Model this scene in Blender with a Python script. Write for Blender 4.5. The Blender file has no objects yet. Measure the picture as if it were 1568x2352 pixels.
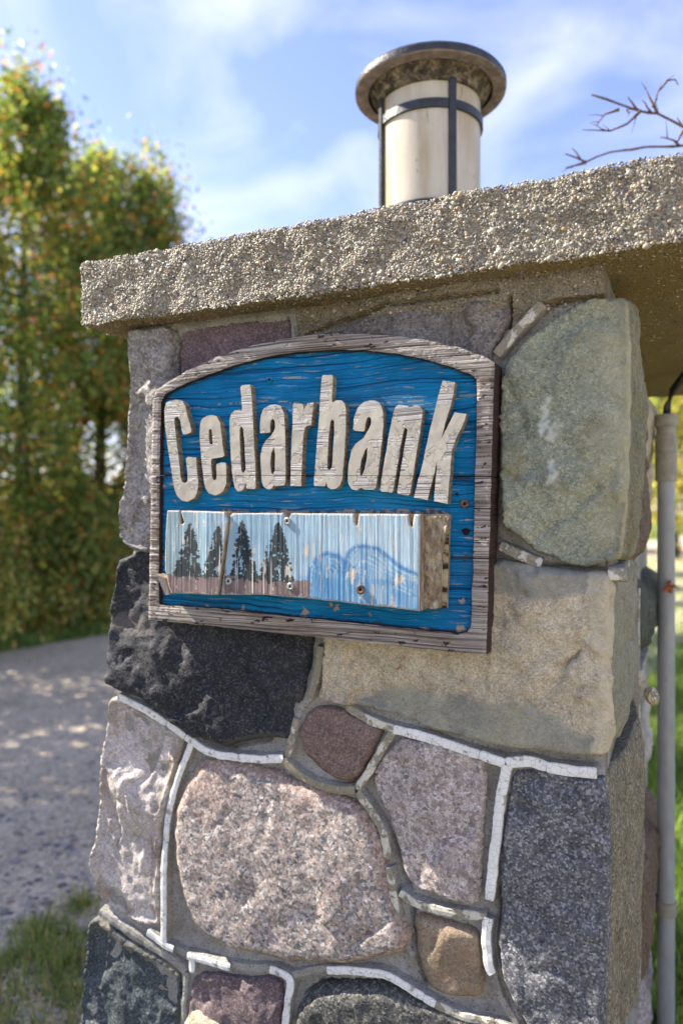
import bpy, bmesh, math, random
import numpy as np
from mathutils import Vector, Matrix, noise as mn
from mathutils.geometry import delaunay_2d_cdt
R=math.radians
rng=np.random.default_rng(7); random.seed(7)
S=bpy.context.scene; COL=S.collection
# ------------------------------------------------------------ camera, sky, sun, exposure
CAMZ=1.25
cam=bpy.data.cameras.new('camera'); camo=bpy.data.objects.new('camera',cam); COL.objects.link(camo)
camo.location=(0,0,CAMZ); camo.rotation_euler=(R(90),0,0)
cam.sensor_fit='VERTICAL'; cam.sensor_height=36; cam.sensor_width=24; cam.lens=1700/2352*36
cam.clip_start=.05; cam.clip_end=3000
cam.dof.use_dof=True; cam.dof.focus_distance=.95; cam.dof.aperture_fstop=2.9
S.camera=camo
SUN_EL=R(41); SUNH=Vector((-.946,.324,0)).normalized()      # towards the sun, nearly along the pillar face
sun_dir=Vector((SUNH.x*math.cos(SUN_EL),SUNH.y*math.cos(SUN_EL),math.sin(SUN_EL)))
sl=bpy.data.lights.new('sun','SUN'); sl.energy=3.6; sl.angle=R(.55); sl.color=(1,.93,.82)
so=bpy.data.objects.new('sun',sl); COL.objects.link(so); so.rotation_euler=sun_dir.to_track_quat('Z','Y').to_euler()
W=bpy.data.worlds.new('World'); S.world=W; W.use_nodes=True
wn=W.node_tree.nodes; wl=W.node_tree.links; wn.clear()
def WN(t,**k):
    n=wn.new(t)
    for a,b in k.items(): setattr(n,a,b)
    return n
sky=WN('ShaderNodeTexSky',sky_type='NISHITA',sun_disc=False,sun_elevation=SUN_EL,sun_rotation=math.atan2(SUNH.x,SUNH.y),air_density=1.0,dust_density=.4,ozone_density=2.5)
tc=WN('ShaderNodeTexCoord')
mp=WN('ShaderNodeMapping'); mp.inputs['Rotation'].default_value=(R(20),R(30),R(40)); mp.inputs['Scale'].default_value=(2.6,1.5,4.2)
n1=WN('ShaderNodeTexNoise'); n1.inputs['Scale'].default_value=1.5; n1.inputs['Detail'].default_value=7; n1.inputs['Roughness'].default_value=.5; n1.inputs['Distortion'].default_value=.5
rp=WN('ShaderNodeValToRGB'); rp.color_ramp.elements[0].position=.46; rp.color_ramp.elements[1].position=.92
rp.color_ramp.elements[0].color=(0.02,0.02,0.02,1); rp.color_ramp.elements[1].color=(.8,.8,.8,1)
sep=WN('ShaderNodeSeparateXYZ')
hz=WN('ShaderNodeMapRange'); hz.inputs[1].default_value=.02; hz.inputs[2].default_value=.42; hz.inputs[3].default_value=.46; hz.inputs[4].default_value=0.0
mxm=WN('ShaderNodeMath',operation='ADD',use_clamp=True)
tint=WN('ShaderNodeMix',data_type='RGBA',blend_type='MULTIPLY'); tint.inputs[0].default_value=1; tint.inputs[7].default_value=(1.06,.92,1.08,1)
mx=WN('ShaderNodeMix',data_type='RGBA'); mx.inputs[7].default_value=(5.4,5.4,5.6,1)
bg=WN('ShaderNodeBackground'); bg.inputs['Strength'].default_value=.074
wo=WN('ShaderNodeOutputWorld')
wl.new(tc.outputs['Generated'],mp.inputs[0]); wl.new(mp.outputs[0],n1.inputs['Vector']); wl.new(n1.outputs['Fac'],rp.inputs[0])
wl.new(tc.outputs['Generated'],sep.inputs[0]); wl.new(sep.outputs[2],hz.inputs[0])
wl.new(rp.outputs[0],mxm.inputs[0]); wl.new(hz.outputs[0],mxm.inputs[1])
wl.new(sky.outputs[0],tint.inputs[6]); wl.new(tint.outputs[2],mx.inputs[6]); wl.new(mxm.outputs[0],mx.inputs[0]); wl.new(mx.outputs[2],bg.inputs[0]); wl.new(bg.outputs[0],wo.inputs[0])
S.view_settings.view_transform='Standard'; S.view_settings.look='None'; S.view_settings.gamma=1; S.view_settings.use_curve_mapping=False
S.view_settings.exposure=2.02
S.cycles.use_denoising=True
S.cycles.max_bounces=8; S.cycles.transparent_max_bounces=8
# ------------------------------------------------------------ traced measurements (metres on the pillar face: across, height)
STONES={'grey_granite':[(-0.3596,1.5265),(-0.2826,1.5305),(-0.2689,1.5147),(-0.2721,1.4507),(-0.2745,1.3655),(-0.2786,1.2671),(-0.2745,1.1981),(-0.3281,1.1897),(-0.3691,1.1956),(-0.3831,1.2131),(-0.3761,1.2814),(-0.3744,1.3427),(-0.3674,1.4104),(-0.3614,1.4575)],'purple_slate':[(-0.2641,1.522),(-0.1697,1.5261),(-0.0819,1.5214),(-0.0785,1.4907),(-0.0778,1.3812),(-0.2609,1.3911),(-0.2649,1.4567)],'grey_top':[(-0.0524,1.4893),(-0.0157,1.5011),(0.073,1.5128),(0.1439,1.5163),(0.2159,1.513),(0.2271,1.5031),(0.2244,1.4795),(0.2078,1.4491),(0.1997,1.3663),(-0.0524,1.3799)],'green':[(0.2397,1.4514),(0.2682,1.4722),(0.2934,1.4891),(0.3277,1.4973),(0.3599,1.4954),(0.3632,1.4372),(0.3613,1.3377),(0.358,1.238),(0.3534,1.198),(0.3373,1.1895),(0.3131,1.1862),(0.2884,1.1911),(0.2631,1.2009),(0.2423,1.2188),(0.2186,1.2292),(0.2159,1.2906),(0.2159,1.3975),(0.2212,1.4318)],'black':[(-0.3901,1.1719),(-0.3622,1.1835),(-0.3281,1.187),(-0.2545,1.1849),(-0.1258,1.1732),(-0.0524,1.1273),(-0.0477,1.0676),(-0.0558,1.0188),(-0.0626,0.9698),(-0.0798,0.9326),(-0.1186,0.9313),(-0.1549,0.9185),(-0.1923,0.9104),(-0.2465,0.9174),(-0.2949,0.943),(-0.3366,0.9618),(-0.3709,0.9683),(-0.4016,0.9789),(-0.4087,0.9989),(-0.399,1.096)],'buff':[(-0.0256,1.1168),(-0.0256,1.0692),(-0.0276,1.0215),(-0.0322,1.002),(-0.0157,0.9918),(0.0295,0.9921),(0.0911,0.983),(0.1609,0.9693),(0.2159,0.9645),(0.2682,0.9642),(0.3082,0.9661),(0.3373,0.9711),(0.3458,0.9868),(0.343,1.0367),(0.3444,1.1123),(0.3458,1.1626),(0.342,1.1801),(0.2934,1.1809),(0.2423,1.1877),(0.2159,1.1912),(0.1324,1.1811),(0.0103,1.154)],'beige':[(-0.4043,0.9525),(-0.384,0.9587),(-0.3366,0.9382),(-0.2949,0.9272),(-0.2585,0.912),(-0.2641,0.891),(-0.2818,0.8458),(-0.2965,0.7906),(-0.3056,0.7359),(-0.3064,0.6693),(-0.3064,0.6195),(-0.3281,0.6137),(-0.3796,0.6193),(-0.415,0.6215),(-0.4312,0.6422),(-0.4394,0.6753),(-0.4331,0.7462),(-0.4222,0.8313),(-0.4105,0.9159)],'brown_diamond':[(-0.0524,0.971),(-0.0322,0.9841),(0.0039,0.9834),(0.0421,0.9744),(0.0607,0.9623),(0.0471,0.9352),(0.0282,0.9001),(0.0123,0.886),(-0.0091,0.8886),(-0.0409,0.9017),(-0.0599,0.9219),(-0.0647,0.9442)],'pink':[(-0.2347,0.8776),(-0.1999,0.8889),(-0.1549,0.889),(-0.0833,0.8779),(-0.0157,0.8699),(0.0263,0.8579),(0.0471,0.8412),(0.0607,0.8179),(0.0669,0.7904),(0.0748,0.7578),(0.0863,0.732),(0.0995,0.7011),(0.0911,0.6805),(0.0607,0.6637),(-0.0026,0.6393),(-0.0695,0.6251),(-0.133,0.62),(-0.1772,0.6183),(-0.2153,0.6249),(-0.2426,0.6443),(-0.2625,0.6854),(-0.2745,0.7353),(-0.277,0.7743),(-0.2705,0.8082),(-0.2585,0.8428)],'pink_white':[(0.0558,0.9232),(0.0778,0.9519),(0.0971,0.9578),(0.1381,0.9564),(0.1777,0.9497),(0.1931,0.9432),(0.1953,0.9132),(0.1942,0.8591),(0.192,0.8046),(0.1887,0.765),(0.1777,0.7593),(0.1381,0.7626),(0.1001,0.77),(0.0899,0.7922),(0.076,0.8378),(0.0626,0.864),(0.0483,0.8904),(0.0489,0.9078)],'dark_corner':[(0.2276,0.9236),(0.2382,0.9368),(0.2733,0.942),(0.3131,0.9376),(0.3363,0.9452),(0.342,0.9108),(0.342,0.8354),(0.3401,0.7342),(0.3382,0.6571),(0.3363,0.592),(0.2631,0.5682),(0.2502,0.6314),(0.2318,0.6642),(0.2196,0.6875),(0.2143,0.7129),(0.2169,0.783),(0.218,0.8367),(0.2223,0.8854)],'small_brown':[(0.1042,0.7237),(0.1131,0.7324),(0.1381,0.7316),(0.1821,0.7282),(0.1909,0.7179),(0.1915,0.6694),(0.1893,0.6482),(0.1777,0.6434),(0.1439,0.6384),(0.1248,0.6415),(0.116,0.6604),(0.1072,0.6862)],'black_green':[(-0.4513,0.5818),(-0.4376,0.5976),(-0.3972,0.5878),(-0.3281,0.5708),(-0.2802,0.5599),(-0.2657,0.5493),(-0.2697,0.5135),(-0.2745,0.478),(-0.2786,0.3992),(-0.4606,0.3407),(-0.4587,0.4606),(-0.4532,0.5323)],'purple_low':[(-0.245,0.5515),(-0.2292,0.5648),(-0.1697,0.5748),(-0.115,0.5918),(-0.0938,0.5859),(-0.0903,0.5636),(-0.0938,0.5308),(-0.0917,0.4593),(-0.2505,0.4082),(-0.2521,0.4845)],'dark_low':[(-0.0558,0.578),(-0.0289,0.5998),(0.0103,0.6151),(0.0607,0.6258),(0.109,0.6238),(0.1609,0.6217),(0.2159,0.624),(0.2371,0.618),(0.2423,0.5668),(-0.066,0.4676),(-0.0722,0.5371),(-0.0681,0.5625)]}
BEADS=[([(-0.383,0.9611),(-0.3332,0.9476),(-0.2876,0.9304),(-0.2436,0.9099)],0.0108,0.9),([(-0.2436,0.9099),(-0.2124,0.898),(-0.1671,0.8966),(-0.1234,0.8997),(-0.0866,0.9061)],0.0114,1),([(-0.2436,0.9073),(-0.2555,0.8804),(-0.269,0.8491),(-0.2836,0.8009),(-0.2925,0.7335),(-0.2942,0.6672),(-0.2942,0.598)],0.0108,1),([(-0.0866,0.9049),(-0.0728,0.8935),(-0.0402,0.8798),(-0.0072,0.8761),(0.0224,0.879)],0.0108,0.25),([(-0.0811,0.9093),(-0.0742,0.9332),(-0.0659,0.9644)],0.0095,0.4),([(0.0249,0.8812),(0.0438,0.9112),(0.0623,0.9424),(0.0769,0.9665)],0.0108,0.35),([(0.0109,0.9886),(0.0438,0.9745),(0.0775,0.9677)],0.0108,0.4),([(0.0775,0.9677),(0.1221,0.9621),(0.1788,0.9515),(0.2221,0.9437)],0.0121,0.95),([(0.2237,0.9439),(0.2509,0.9499),(0.279,0.9462),(0.3281,0.9468)],0.0133,1),([(0.2242,0.9419),(0.2168,0.9019),(0.2104,0.8475),(0.2023,0.7731)],0.0127,1),([(0.0262,0.8779),(0.0469,0.8525),(0.0623,0.83),(0.0678,0.7969)],0.0108,0.35),([(0.0703,0.7871),(0.0775,0.7489),(0.0854,0.7021)],0.0108,0.45),([(0.0854,0.7563),(0.1104,0.7466),(0.1564,0.7466),(0.1996,0.7511)],0.0114,0.6),([(0.2017,0.7516),(0.1985,0.7272),(0.2017,0.6931),(0.2066,0.6832)],0.0121,0.95),([(-0.3248,0.6072),(-0.2958,0.5963),(-0.2755,0.5928)],0.0108,0.9),([(-0.2499,0.5888),(-0.2124,0.5906),(-0.1746,0.5915)],0.0108,0.8),([(-0.2436,0.5878),(-0.2428,0.5673)],0.0102,0.9),([(-0.1091,0.6061),(-0.0783,0.6008),(-0.0804,0.5688),(-0.0852,0.531),(-0.0866,0.4698)],0.0108,0.8),([(-0.019,0.629),(0.0312,0.6393),(0.0684,0.6433),(0.1104,0.6321),(0.1336,0.6252)],0.0108,0.7),([(0.1336,0.6252),(0.1677,0.6206),(0.2114,0.6226),(0.2379,0.6198)],0.0102,0.4),([(0.2114,1.4426),(0.2353,1.4684),(0.2668,1.4985)],0.0127,0.6),([(0.2157,1.2085),(0.2431,1.1964),(0.2658,1.1886)],0.0127,0.3),([(0.3405,1.1778),(0.3593,1.179)],0.014,0.6),([(-0.0296,1.0666),(-0.0336,1.0336),(-0.0456,0.9955)],0.0114,0.05),([(-0.4248,0.6123),(-0.3674,0.597),(-0.2917,0.5756),(-0.2562,0.5612)],0.0114,-1),([(-0.2562,0.5612),(-0.2594,0.5187),(-0.2642,0.4522)],0.0089,-1),([(-0.0756,1.5168),(-0.0728,1.4832)],0.0051,-1),([(-0.2771,0.593),(-0.261,0.5899),(-0.2467,0.5883)],0.0102,-1),([(-0.1761,0.5918),(-0.1378,0.5986),(-0.1077,0.6059)],0.0108,-1),([(-0.0797,0.6011),(-0.0503,0.6167),(-0.0177,0.6294)],0.0108,-1),([(0.2066,0.6842),(0.2147,0.6565),(0.2379,0.6219)],0.0095,-1),([(0.0842,0.7029),(0.0902,0.6925),(0.1033,0.6761)],0.0076,-1),([(-0.0673,0.9612),(-0.0605,0.9801),(-0.0443,0.9968)],0.0089,-1)]
SIGN_OUT=[(-0.2933,1.0922),(-0.2893,1.2347),(-0.2853,1.413),(-0.2798,1.4285),(-0.2616,1.4367),(-0.2231,1.4525),(-0.1711,1.4678),(-0.1142,1.4782),(-0.0599,1.4823),(-0.008,1.4822),(0.0416,1.4778),(0.0892,1.4707),(0.1347,1.4608),(0.173,1.4482),(0.2048,1.4343),(0.2178,1.426),(0.2162,1.3913),(0.2136,1.2941),(0.211,1.1966),(0.2074,1.0808),(0.0892,1.0831),(-0.1004,1.0881)]
SIGN_IN=[(-0.2742,1.1175),(-0.2742,1.1714),(-0.2727,1.3045),(-0.2711,1.3868),(-0.2703,1.4089),(-0.2632,1.4211),(-0.2384,1.4307),(-0.2005,1.4409),(-0.1423,1.4532),(-0.1004,1.4591),(-0.0467,1.4625),(0.0046,1.4606),(0.0537,1.4555),(0.095,1.4474),(0.1347,1.4363),(0.1676,1.424),(0.189,1.414),(0.1954,1.4073),(0.1964,1.3979),(0.1964,1.3824),(0.1943,1.2945),(0.1922,1.1858),(0.189,1.1141),(0.1848,1.1065),(0.1757,1.1038),(0.0892,1.1065),(-0.0336,1.1099),(-0.1711,1.1149),(-0.2616,1.1144),(-0.2711,1.1151)]
CRACKS=[[(-0.2933,1.3043),(0.2203,1.2919)],[(-0.2933,1.1912),(0.2203,1.1948)]]
LETTERS={'C':[[(-0.2604,1.3975),(-0.2575,1.4072),(-0.2502,1.4102),(-0.2382,1.4108),(-0.2286,1.4083),(-0.2239,1.4012),(-0.2203,1.3875),(-0.2121,1.3629),(-0.2274,1.3597),(-0.2305,1.3686),(-0.2322,1.3803),(-0.237,1.3864),(-0.2418,1.3857),(-0.243,1.3809),(-0.2418,1.3691),(-0.2358,1.33),(-0.2322,1.3027),(-0.2291,1.2929),(-0.2239,1.2909),(-0.2199,1.2927),(-0.2192,1.3005),(-0.2211,1.314),(-0.2227,1.3257),(-0.2192,1.3285),(-0.2098,1.3272),(-0.2051,1.3275),(-0.2039,1.3098),(-0.2009,1.2924),(-0.2023,1.279),(-0.2074,1.2695),(-0.2192,1.2643),(-0.2298,1.2667),(-0.2382,1.2736),(-0.243,1.2853),(-0.2454,1.2971),(-0.2502,1.3207),(-0.2551,1.3463),(-0.2595,1.3739)]],'e':[[(-0.1981,1.3747),(-0.1946,1.3813),(-0.1866,1.3846),(-0.1774,1.3855),(-0.1706,1.3828),(-0.1649,1.3749),(-0.1627,1.3616),(-0.1604,1.3427),(-0.1575,1.3265),(-0.1797,1.3244),(-0.1792,1.313),(-0.1779,1.2996),(-0.1756,1.2948),(-0.1728,1.2942),(-0.1701,1.2957),(-0.171,1.3165),(-0.1638,1.3186),(-0.1548,1.3183),(-0.1543,1.3048),(-0.1541,1.2897),(-0.1582,1.2804),(-0.1638,1.2757),(-0.1728,1.273),(-0.1831,1.2759),(-0.1889,1.2836),(-0.1916,1.2942),(-0.1946,1.3134),(-0.1976,1.3383),(-0.199,1.3575)],[(-0.1838,1.3645),(-0.1808,1.3666),(-0.1785,1.3642),(-0.1769,1.3452),(-0.1808,1.3444),(-0.1824,1.3473)]],'d':[[(-0.1315,1.4217),(-0.1282,1.4237),(-0.1151,1.4233),(-0.1141,1.4149),(-0.1125,1.3926),(-0.1108,1.3629),(-0.1091,1.3333),(-0.1076,1.3074),(-0.1061,1.2816),(-0.1212,1.2818),(-0.1221,1.2883),(-0.1238,1.2874),(-0.126,1.2818),(-0.1304,1.2782),(-0.1359,1.2786),(-0.1403,1.2839),(-0.1425,1.2933),(-0.1448,1.3046),(-0.147,1.3271),(-0.1485,1.3553),(-0.1492,1.376),(-0.147,1.3853),(-0.1414,1.3896),(-0.1337,1.3901),(-0.1293,1.3889),(-0.1289,1.3936),(-0.13,1.4085)],[(-0.1326,1.364),(-0.1304,1.368),(-0.1271,1.3637),(-0.1249,1.345),(-0.1234,1.3189),(-0.1228,1.3078),(-0.1271,1.3032),(-0.1298,1.3061),(-0.1311,1.3266),(-0.1326,1.349)]],'a':[[(-0.1001,1.356),(-0.1005,1.3624),(-0.099,1.3808),(-0.0947,1.3897),(-0.0852,1.3937),(-0.0757,1.3944),(-0.0674,1.3908),(-0.0632,1.3806),(-0.0618,1.3642),(-0.0611,1.3425),(-0.0609,1.3153),(-0.0607,1.2855),(-0.0764,1.2845),(-0.0789,1.2863),(-0.082,1.2812),(-0.0873,1.2804),(-0.0937,1.2836),(-0.0969,1.2906),(-0.0984,1.3035),(-0.0996,1.3256),(-0.0969,1.3384),(-0.0905,1.3473),(-0.0827,1.3528),(-0.078,1.3586),(-0.0766,1.364),(-0.0772,1.3719),(-0.0801,1.3752),(-0.0831,1.3735),(-0.0846,1.3681),(-0.0841,1.3565)],[(-0.0785,1.3377),(-0.0768,1.3249),(-0.0772,1.3049),(-0.0806,1.3004),(-0.0831,1.3032),(-0.0841,1.316),(-0.0827,1.3287)]],'r':[[(-0.0494,1.3924),(-0.0478,1.3936),(-0.0376,1.3929),(-0.0346,1.3906),(-0.0335,1.3843),(-0.0275,1.3929),(-0.0191,1.3932),(-0.0205,1.38),(-0.0225,1.3641),(-0.0285,1.3629),(-0.0319,1.3601),(-0.0339,1.3521),(-0.0352,1.3343),(-0.036,1.3128),(-0.0372,1.2842),(-0.0529,1.2848),(-0.0529,1.3133),(-0.0519,1.3421),(-0.0502,1.3673)]],'b':[[(-0.0068,1.4269),(-0.0038,1.4279),(0.0089,1.4269),(0.0089,1.4151),(0.0079,1.4029),(0.0078,1.3914),(0.0138,1.3938),(0.0215,1.3933),(0.0259,1.3887),(0.0273,1.3807),(0.0273,1.3599),(0.0259,1.3355),(0.0244,1.3129),(0.0221,1.2921),(0.0196,1.2843),(0.0138,1.28),(0.007,1.2795),(0.0021,1.2819),(-0.0003,1.2899),(-0.0018,1.2834),(-0.0183,1.284),(-0.0177,1.2964),(-0.0157,1.3229),(-0.0131,1.3494),(-0.0107,1.3759),(-0.0093,1.4006)],[(0.0054,1.3671),(0.0079,1.3699),(0.0109,1.3668),(0.0109,1.3519),(0.0093,1.3309),(0.0079,1.3081),(0.004,1.3038),(0.0007,1.3066),(0.0015,1.3259),(0.0031,1.3487)]],'a2':[[(0.0374,1.3538),(0.0387,1.3697),(0.0434,1.3815),(0.051,1.3888),(0.0594,1.3909),(0.0677,1.39),(0.0751,1.3848),(0.0784,1.3744),(0.0787,1.3573),(0.0769,1.337),(0.0741,1.3167),(0.0714,1.2963),(0.0683,1.2784),(0.0519,1.2786),(0.0491,1.2804),(0.0434,1.2775),(0.0359,1.2788),(0.0311,1.2858),(0.0301,1.2971),(0.0311,1.311),(0.0349,1.3283),(0.0415,1.3375),(0.051,1.3432),(0.0547,1.3482),(0.0594,1.3549),(0.0621,1.3616),(0.0621,1.3676),(0.0594,1.3703),(0.0566,1.3687),(0.0547,1.3619),(0.0528,1.3517)],[(0.0547,1.3293),(0.0575,1.3318),(0.0566,1.3206),(0.0538,1.3052),(0.05,1.2967),(0.0472,1.2968),(0.0468,1.3054),(0.0491,1.3174)]],'n':[[(0.0951,1.381),(0.0987,1.383),(0.1103,1.3809),(0.1147,1.379),(0.12,1.3807),(0.1261,1.38),(0.1296,1.3748),(0.1293,1.3648),(0.1261,1.3434),(0.1217,1.3185),(0.1182,1.2953),(0.1138,1.2703),(0.0972,1.2725),(0.1005,1.294),(0.104,1.3158),(0.1085,1.3391),(0.1106,1.3507),(0.1085,1.3539),(0.1058,1.3518),(0.1031,1.3393),(0.0987,1.3159),(0.0951,1.2941),(0.0918,1.2739),(0.0745,1.2758),(0.0769,1.2945),(0.0815,1.3198),(0.086,1.3451),(0.0915,1.3702)]],'k':[[(0.1555,1.4085),(0.1712,1.4057),(0.169,1.392),(0.1648,1.3743),(0.1589,1.3583),(0.1538,1.3372),(0.1486,1.3144),(0.1452,1.2964),(0.14,1.2783),(0.1366,1.2648),(0.1195,1.2677),(0.1244,1.2885),(0.1279,1.2984),(0.1331,1.3215),(0.1392,1.3478),(0.1461,1.3738),(0.1512,1.3932)]],'k2':[[(0.1707,1.3691),(0.1852,1.3667),(0.1832,1.3587),(0.1749,1.3429),(0.1707,1.3333),(0.1673,1.3236),(0.1661,1.309),(0.1648,1.291),(0.1623,1.2595),(0.1452,1.2631),(0.1469,1.2848),(0.1486,1.3029),(0.1486,1.3177),(0.1469,1.323),(0.1521,1.3324),(0.1563,1.342),(0.1631,1.3548)]]}
PANEL_L=[(-0.2398,1.2524),(-0.2193,1.2521),(-0.217,1.2476),(-0.217,1.2353),(-0.2154,1.2334),(-0.2116,1.234),(-0.2107,1.2362),(-0.2154,1.2476),(-0.2158,1.2518),(-0.1882,1.2514),(-0.1414,1.2499),(-0.1392,1.2458),(-0.1353,1.2403),(-0.137,1.2312),(-0.1403,1.2146),(-0.1431,1.1925),(-0.1469,1.1721),(-0.1502,1.1554),(-0.1524,1.1378),(-0.1859,1.1368),(-0.2334,1.1359),(-0.2365,1.1443),(-0.2436,1.1689),(-0.2436,1.192),(-0.2417,1.2284)]
PANEL_R=[(-0.1349,1.2441),(-0.1307,1.2482),(-0.0529,1.2489),(-0.0503,1.2443),(-0.0484,1.2342),(-0.0452,1.2331),(-0.0439,1.2421),(-0.0413,1.2483),(0.0469,1.2478),(0.0493,1.237),(0.0522,1.2338),(0.0546,1.2478),(0.1186,1.2474),(0.1214,1.2343),(0.1241,1.2322),(0.1263,1.2474),(0.134,1.2474),(0.1335,1.1907),(0.1329,1.1314),(0.0984,1.1337),(0.0558,1.1357),(-0.021,1.1395),(-0.0858,1.1409),(-0.1496,1.1379),(-0.1461,1.1592),(-0.1419,1.1888),(-0.1377,1.2183)]
FLAKE=[(-0.2662,1.1611),(-0.2524,1.1552),(-0.2459,1.1428),(-0.2428,1.1333),(-0.2512,1.1313)]
BACKING=[(0.1239,1.2473),(0.1627,1.2474),(0.1594,1.1335),(0.1228,1.1299)]
FIBRE=[(0.1301,1.2449),(0.1643,1.2455),(0.1609,1.23),(0.1559,1.2071),(0.1538,1.1972),(0.1533,1.1579),(0.1528,1.1342),(0.1405,1.1327),(0.1301,1.1338)]
PTREES=[((-0.1996,1.2337),(-0.2044,1.1618),0.0218),((-0.1512,1.2299),(-0.1612,1.1634),0.0151),((-0.1156,1.2378),(-0.1122,1.1611),0.0188),((-0.0601,1.2352),(-0.064,1.1595),0.0224)]
PGROUND=[(-0.2426,1.1629),(-0.1266,1.1647),(-0.0273,1.1615)]
PARC1=[(-0.0159,1.1587),(-0.0134,1.1782),(-0.0053,1.1912),(0.0101,1.1982),(0.0253,1.1964),(0.0344,1.1868)]
PARC2=[(0.0344,1.1825),(0.0392,1.1978),(0.0493,1.2062),(0.064,1.2081),(0.0813,1.2042),(0.1041,1.1873),(0.1329,1.1741)]
SCREWS_P=[(-0.0465,1.2381),(-0.042,1.1536),(-0.137,1.1566)]
SCREWS_H=[(0.054,1.2344),(0.0569,1.1541)]
SCREWS_B=[(-0.0914,1.4302),(0.1799,1.26)]
HOLE_B=[(0.1815,1.2264),(0.1702,1.2716)]
PEEL=[(-0.0152,1.2879),(0.132,1.2586)]
BUFFB=[(-0.0239,1.0003),(0.0149,1.0015),(0.0525,1.0226),(0.1066,1.0263),(0.1356,1.0182),(0.1694,1.0288),(0.2075,1.0311),(0.2597,1.0276),(0.2899,1.013),(0.3143,1.0006),(0.3476,0.9998)]
GROOVES={'beige':[[(-0.4061,0.7683),(-0.3919,0.7639),(-0.3884,0.7439),(-0.3954,0.7186)],[(-0.3366,0.8307),(-0.3073,0.8884)]],'pink':[[(0.0168,0.6683),(0.0483,0.7003),(0.073,0.7204)]],'buff':[[(0.2884,1.0516),(0.2959,1.0729),(0.3107,1.0895)]],'green':[[(0.2682,1.2244),(0.3082,1.2531),(0.3286,1.2758)],[(0.2239,1.4076),(0.2423,1.3693),(0.2502,1.3373)]]}
GAPS=[[(0.2156,0.7853),(0.2123,0.7092),(0.2306,0.6577),(0.2594,0.6103)],[(0.0471,0.8593),(0.0737,0.8179),(0.0937,0.762),(0.0997,0.7264),(0.1039,0.6821),(0.1175,0.6293)],[(-0.0811,1.5197),(-0.0769,1.4857)],[(-0.059,1.4973),(-0.0186,1.5075),(0.0707,1.5197),(0.2145,1.5185)],[(0.2284,1.5098),(0.2242,1.4782)],[(0.262,1.4974),(0.3075,1.5003),(0.351,1.4981)],[(0.262,1.1863),(0.3367,1.184)],[(-0.2735,1.5243),(-0.271,1.4779)],[(-0.251,0.9074),(-0.1887,0.9053),(-0.115,0.9251)],[(-0.0319,1.0678),(-0.0386,1.0012)],[(-0.059,0.5778),(-0.0319,0.6015),(0.0583,0.6269),(0.1304,0.6217)]]
DROP=[[(0.2724,1.3793),(0.2709,1.3614),(0.2674,1.3461)],[(0.2799,1.348),(0.2789,1.3378)],[(0.2789,1.307),(0.2789,1.2942),(0.2759,1.2865)]]
TWIGS=[([(0.7805,1.55,1.9758),(0.7148,1.55,2.0168),(0.6346,1.55,2.0141),(0.5616,1.55,2.0031),(0.5115,1.55,1.9831),(0.4677,1.55,2.0004)],0.006),([(0.5115,1.55,1.9831),(0.4887,1.55,1.9758),(0.4677,1.55,1.9703)],0.0035),([(0.7553,1.5,2.0071),(0.6918,1.5,2.03),(0.6406,1.5,2.0565),(0.6053,1.5,2.0626),(0.5612,1.5,2.0759),(0.5056,1.5,2.0962)],0.0065),([(0.6013,1.49,2.0572),(0.575,1.49,2.0309),(0.5399,1.49,2.0195),(0.4838,1.49,2.0195)],0.003),([(0.6406,1.5,2.0565),(0.6229,1.5,2.0891),(0.6159,1.5,2.1068)],0.003),([(0.6233,1.48,2.0605),(0.632,1.48,2.091),(0.6495,1.48,2.1128),(0.6669,1.48,2.1145),(0.6721,1.48,2.104)],0.0028),([(0.5612,1.5,2.0653),(0.5347,1.5,2.0565),(0.5153,1.5,2.0318)],0.0028),([(0.6918,1.5,2.0229),(0.6803,1.5,2.0009),(0.6582,1.5,2.0071)],0.003),([(0.5788,1.5,2.0653),(0.5832,1.5,2.0565)],0.002),([(0.6984,1.53,2.0069),(0.6849,1.53,2.0204),(0.6579,1.53,2.0249)],0.0028)]
# ------------------------------------------------------------ helpers
def lin(r,g=None,b=None):
    if g is None: g=b=r
    f=lambda v:(v/255/12.92 if v<=10 else ((v/255+.055)/1.055)**2.4)
    return (f(r),f(g),f(b),1)
def link(name,me,parent=None,mats=None):
    o=bpy.data.objects.new(name,me); COL.objects.link(o)
    if parent: o.parent=parent
    if mats:
        for m in (mats if isinstance(mats,(list,tuple)) else [mats]): me.materials.append(m)
    return o
def empty(name,loc,rz,label,cat,group=None):
    o=bpy.data.objects.new(name,None); COL.objects.link(o); o.location=loc; o.rotation_euler=(0,0,rz); o.empty_display_size=.1
    o['label']=label; o['category']=cat
    if group: o['group']=group
    return o
def tag(o,label,cat,group=None):
    o['label']=label; o['category']=cat
    if group: o['group']=group
    return o
def mesh(name,V,Fc,smooth=True,mi=None,col=None):
    me=bpy.data.meshes.new(name)
    V=np.asarray(V,dtype=np.float32).reshape(-1,3)
    if isinstance(Fc,np.ndarray):
        n,k=Fc.shape
        me.vertices.add(len(V)); me.vertices.foreach_set('co',V.ravel())
        me.loops.add(n*k); me.loops.foreach_set('vertex_index',Fc.astype(np.int32).ravel())
        me.polygons.add(n); me.polygons.foreach_set('loop_start',np.arange(0,n*k,k,dtype=np.int32))
        me.update(calc_edges=True)
    else:
        me.from_pydata(V.tolist(),[],Fc)
    if smooth: me.polygons.foreach_set('use_smooth',np.ones(len(me.polygons),dtype=bool))
    if mi is not None: me.polygons.foreach_set('material_index',np.asarray(mi,dtype=np.int32))
    if col is not None:
        a=me.color_attributes.new('tint','FLOAT_COLOR','POINT'); a.data.foreach_set('color',np.asarray(col,dtype=np.float32).ravel())
    me.update(); me.validate()
    return me
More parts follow.
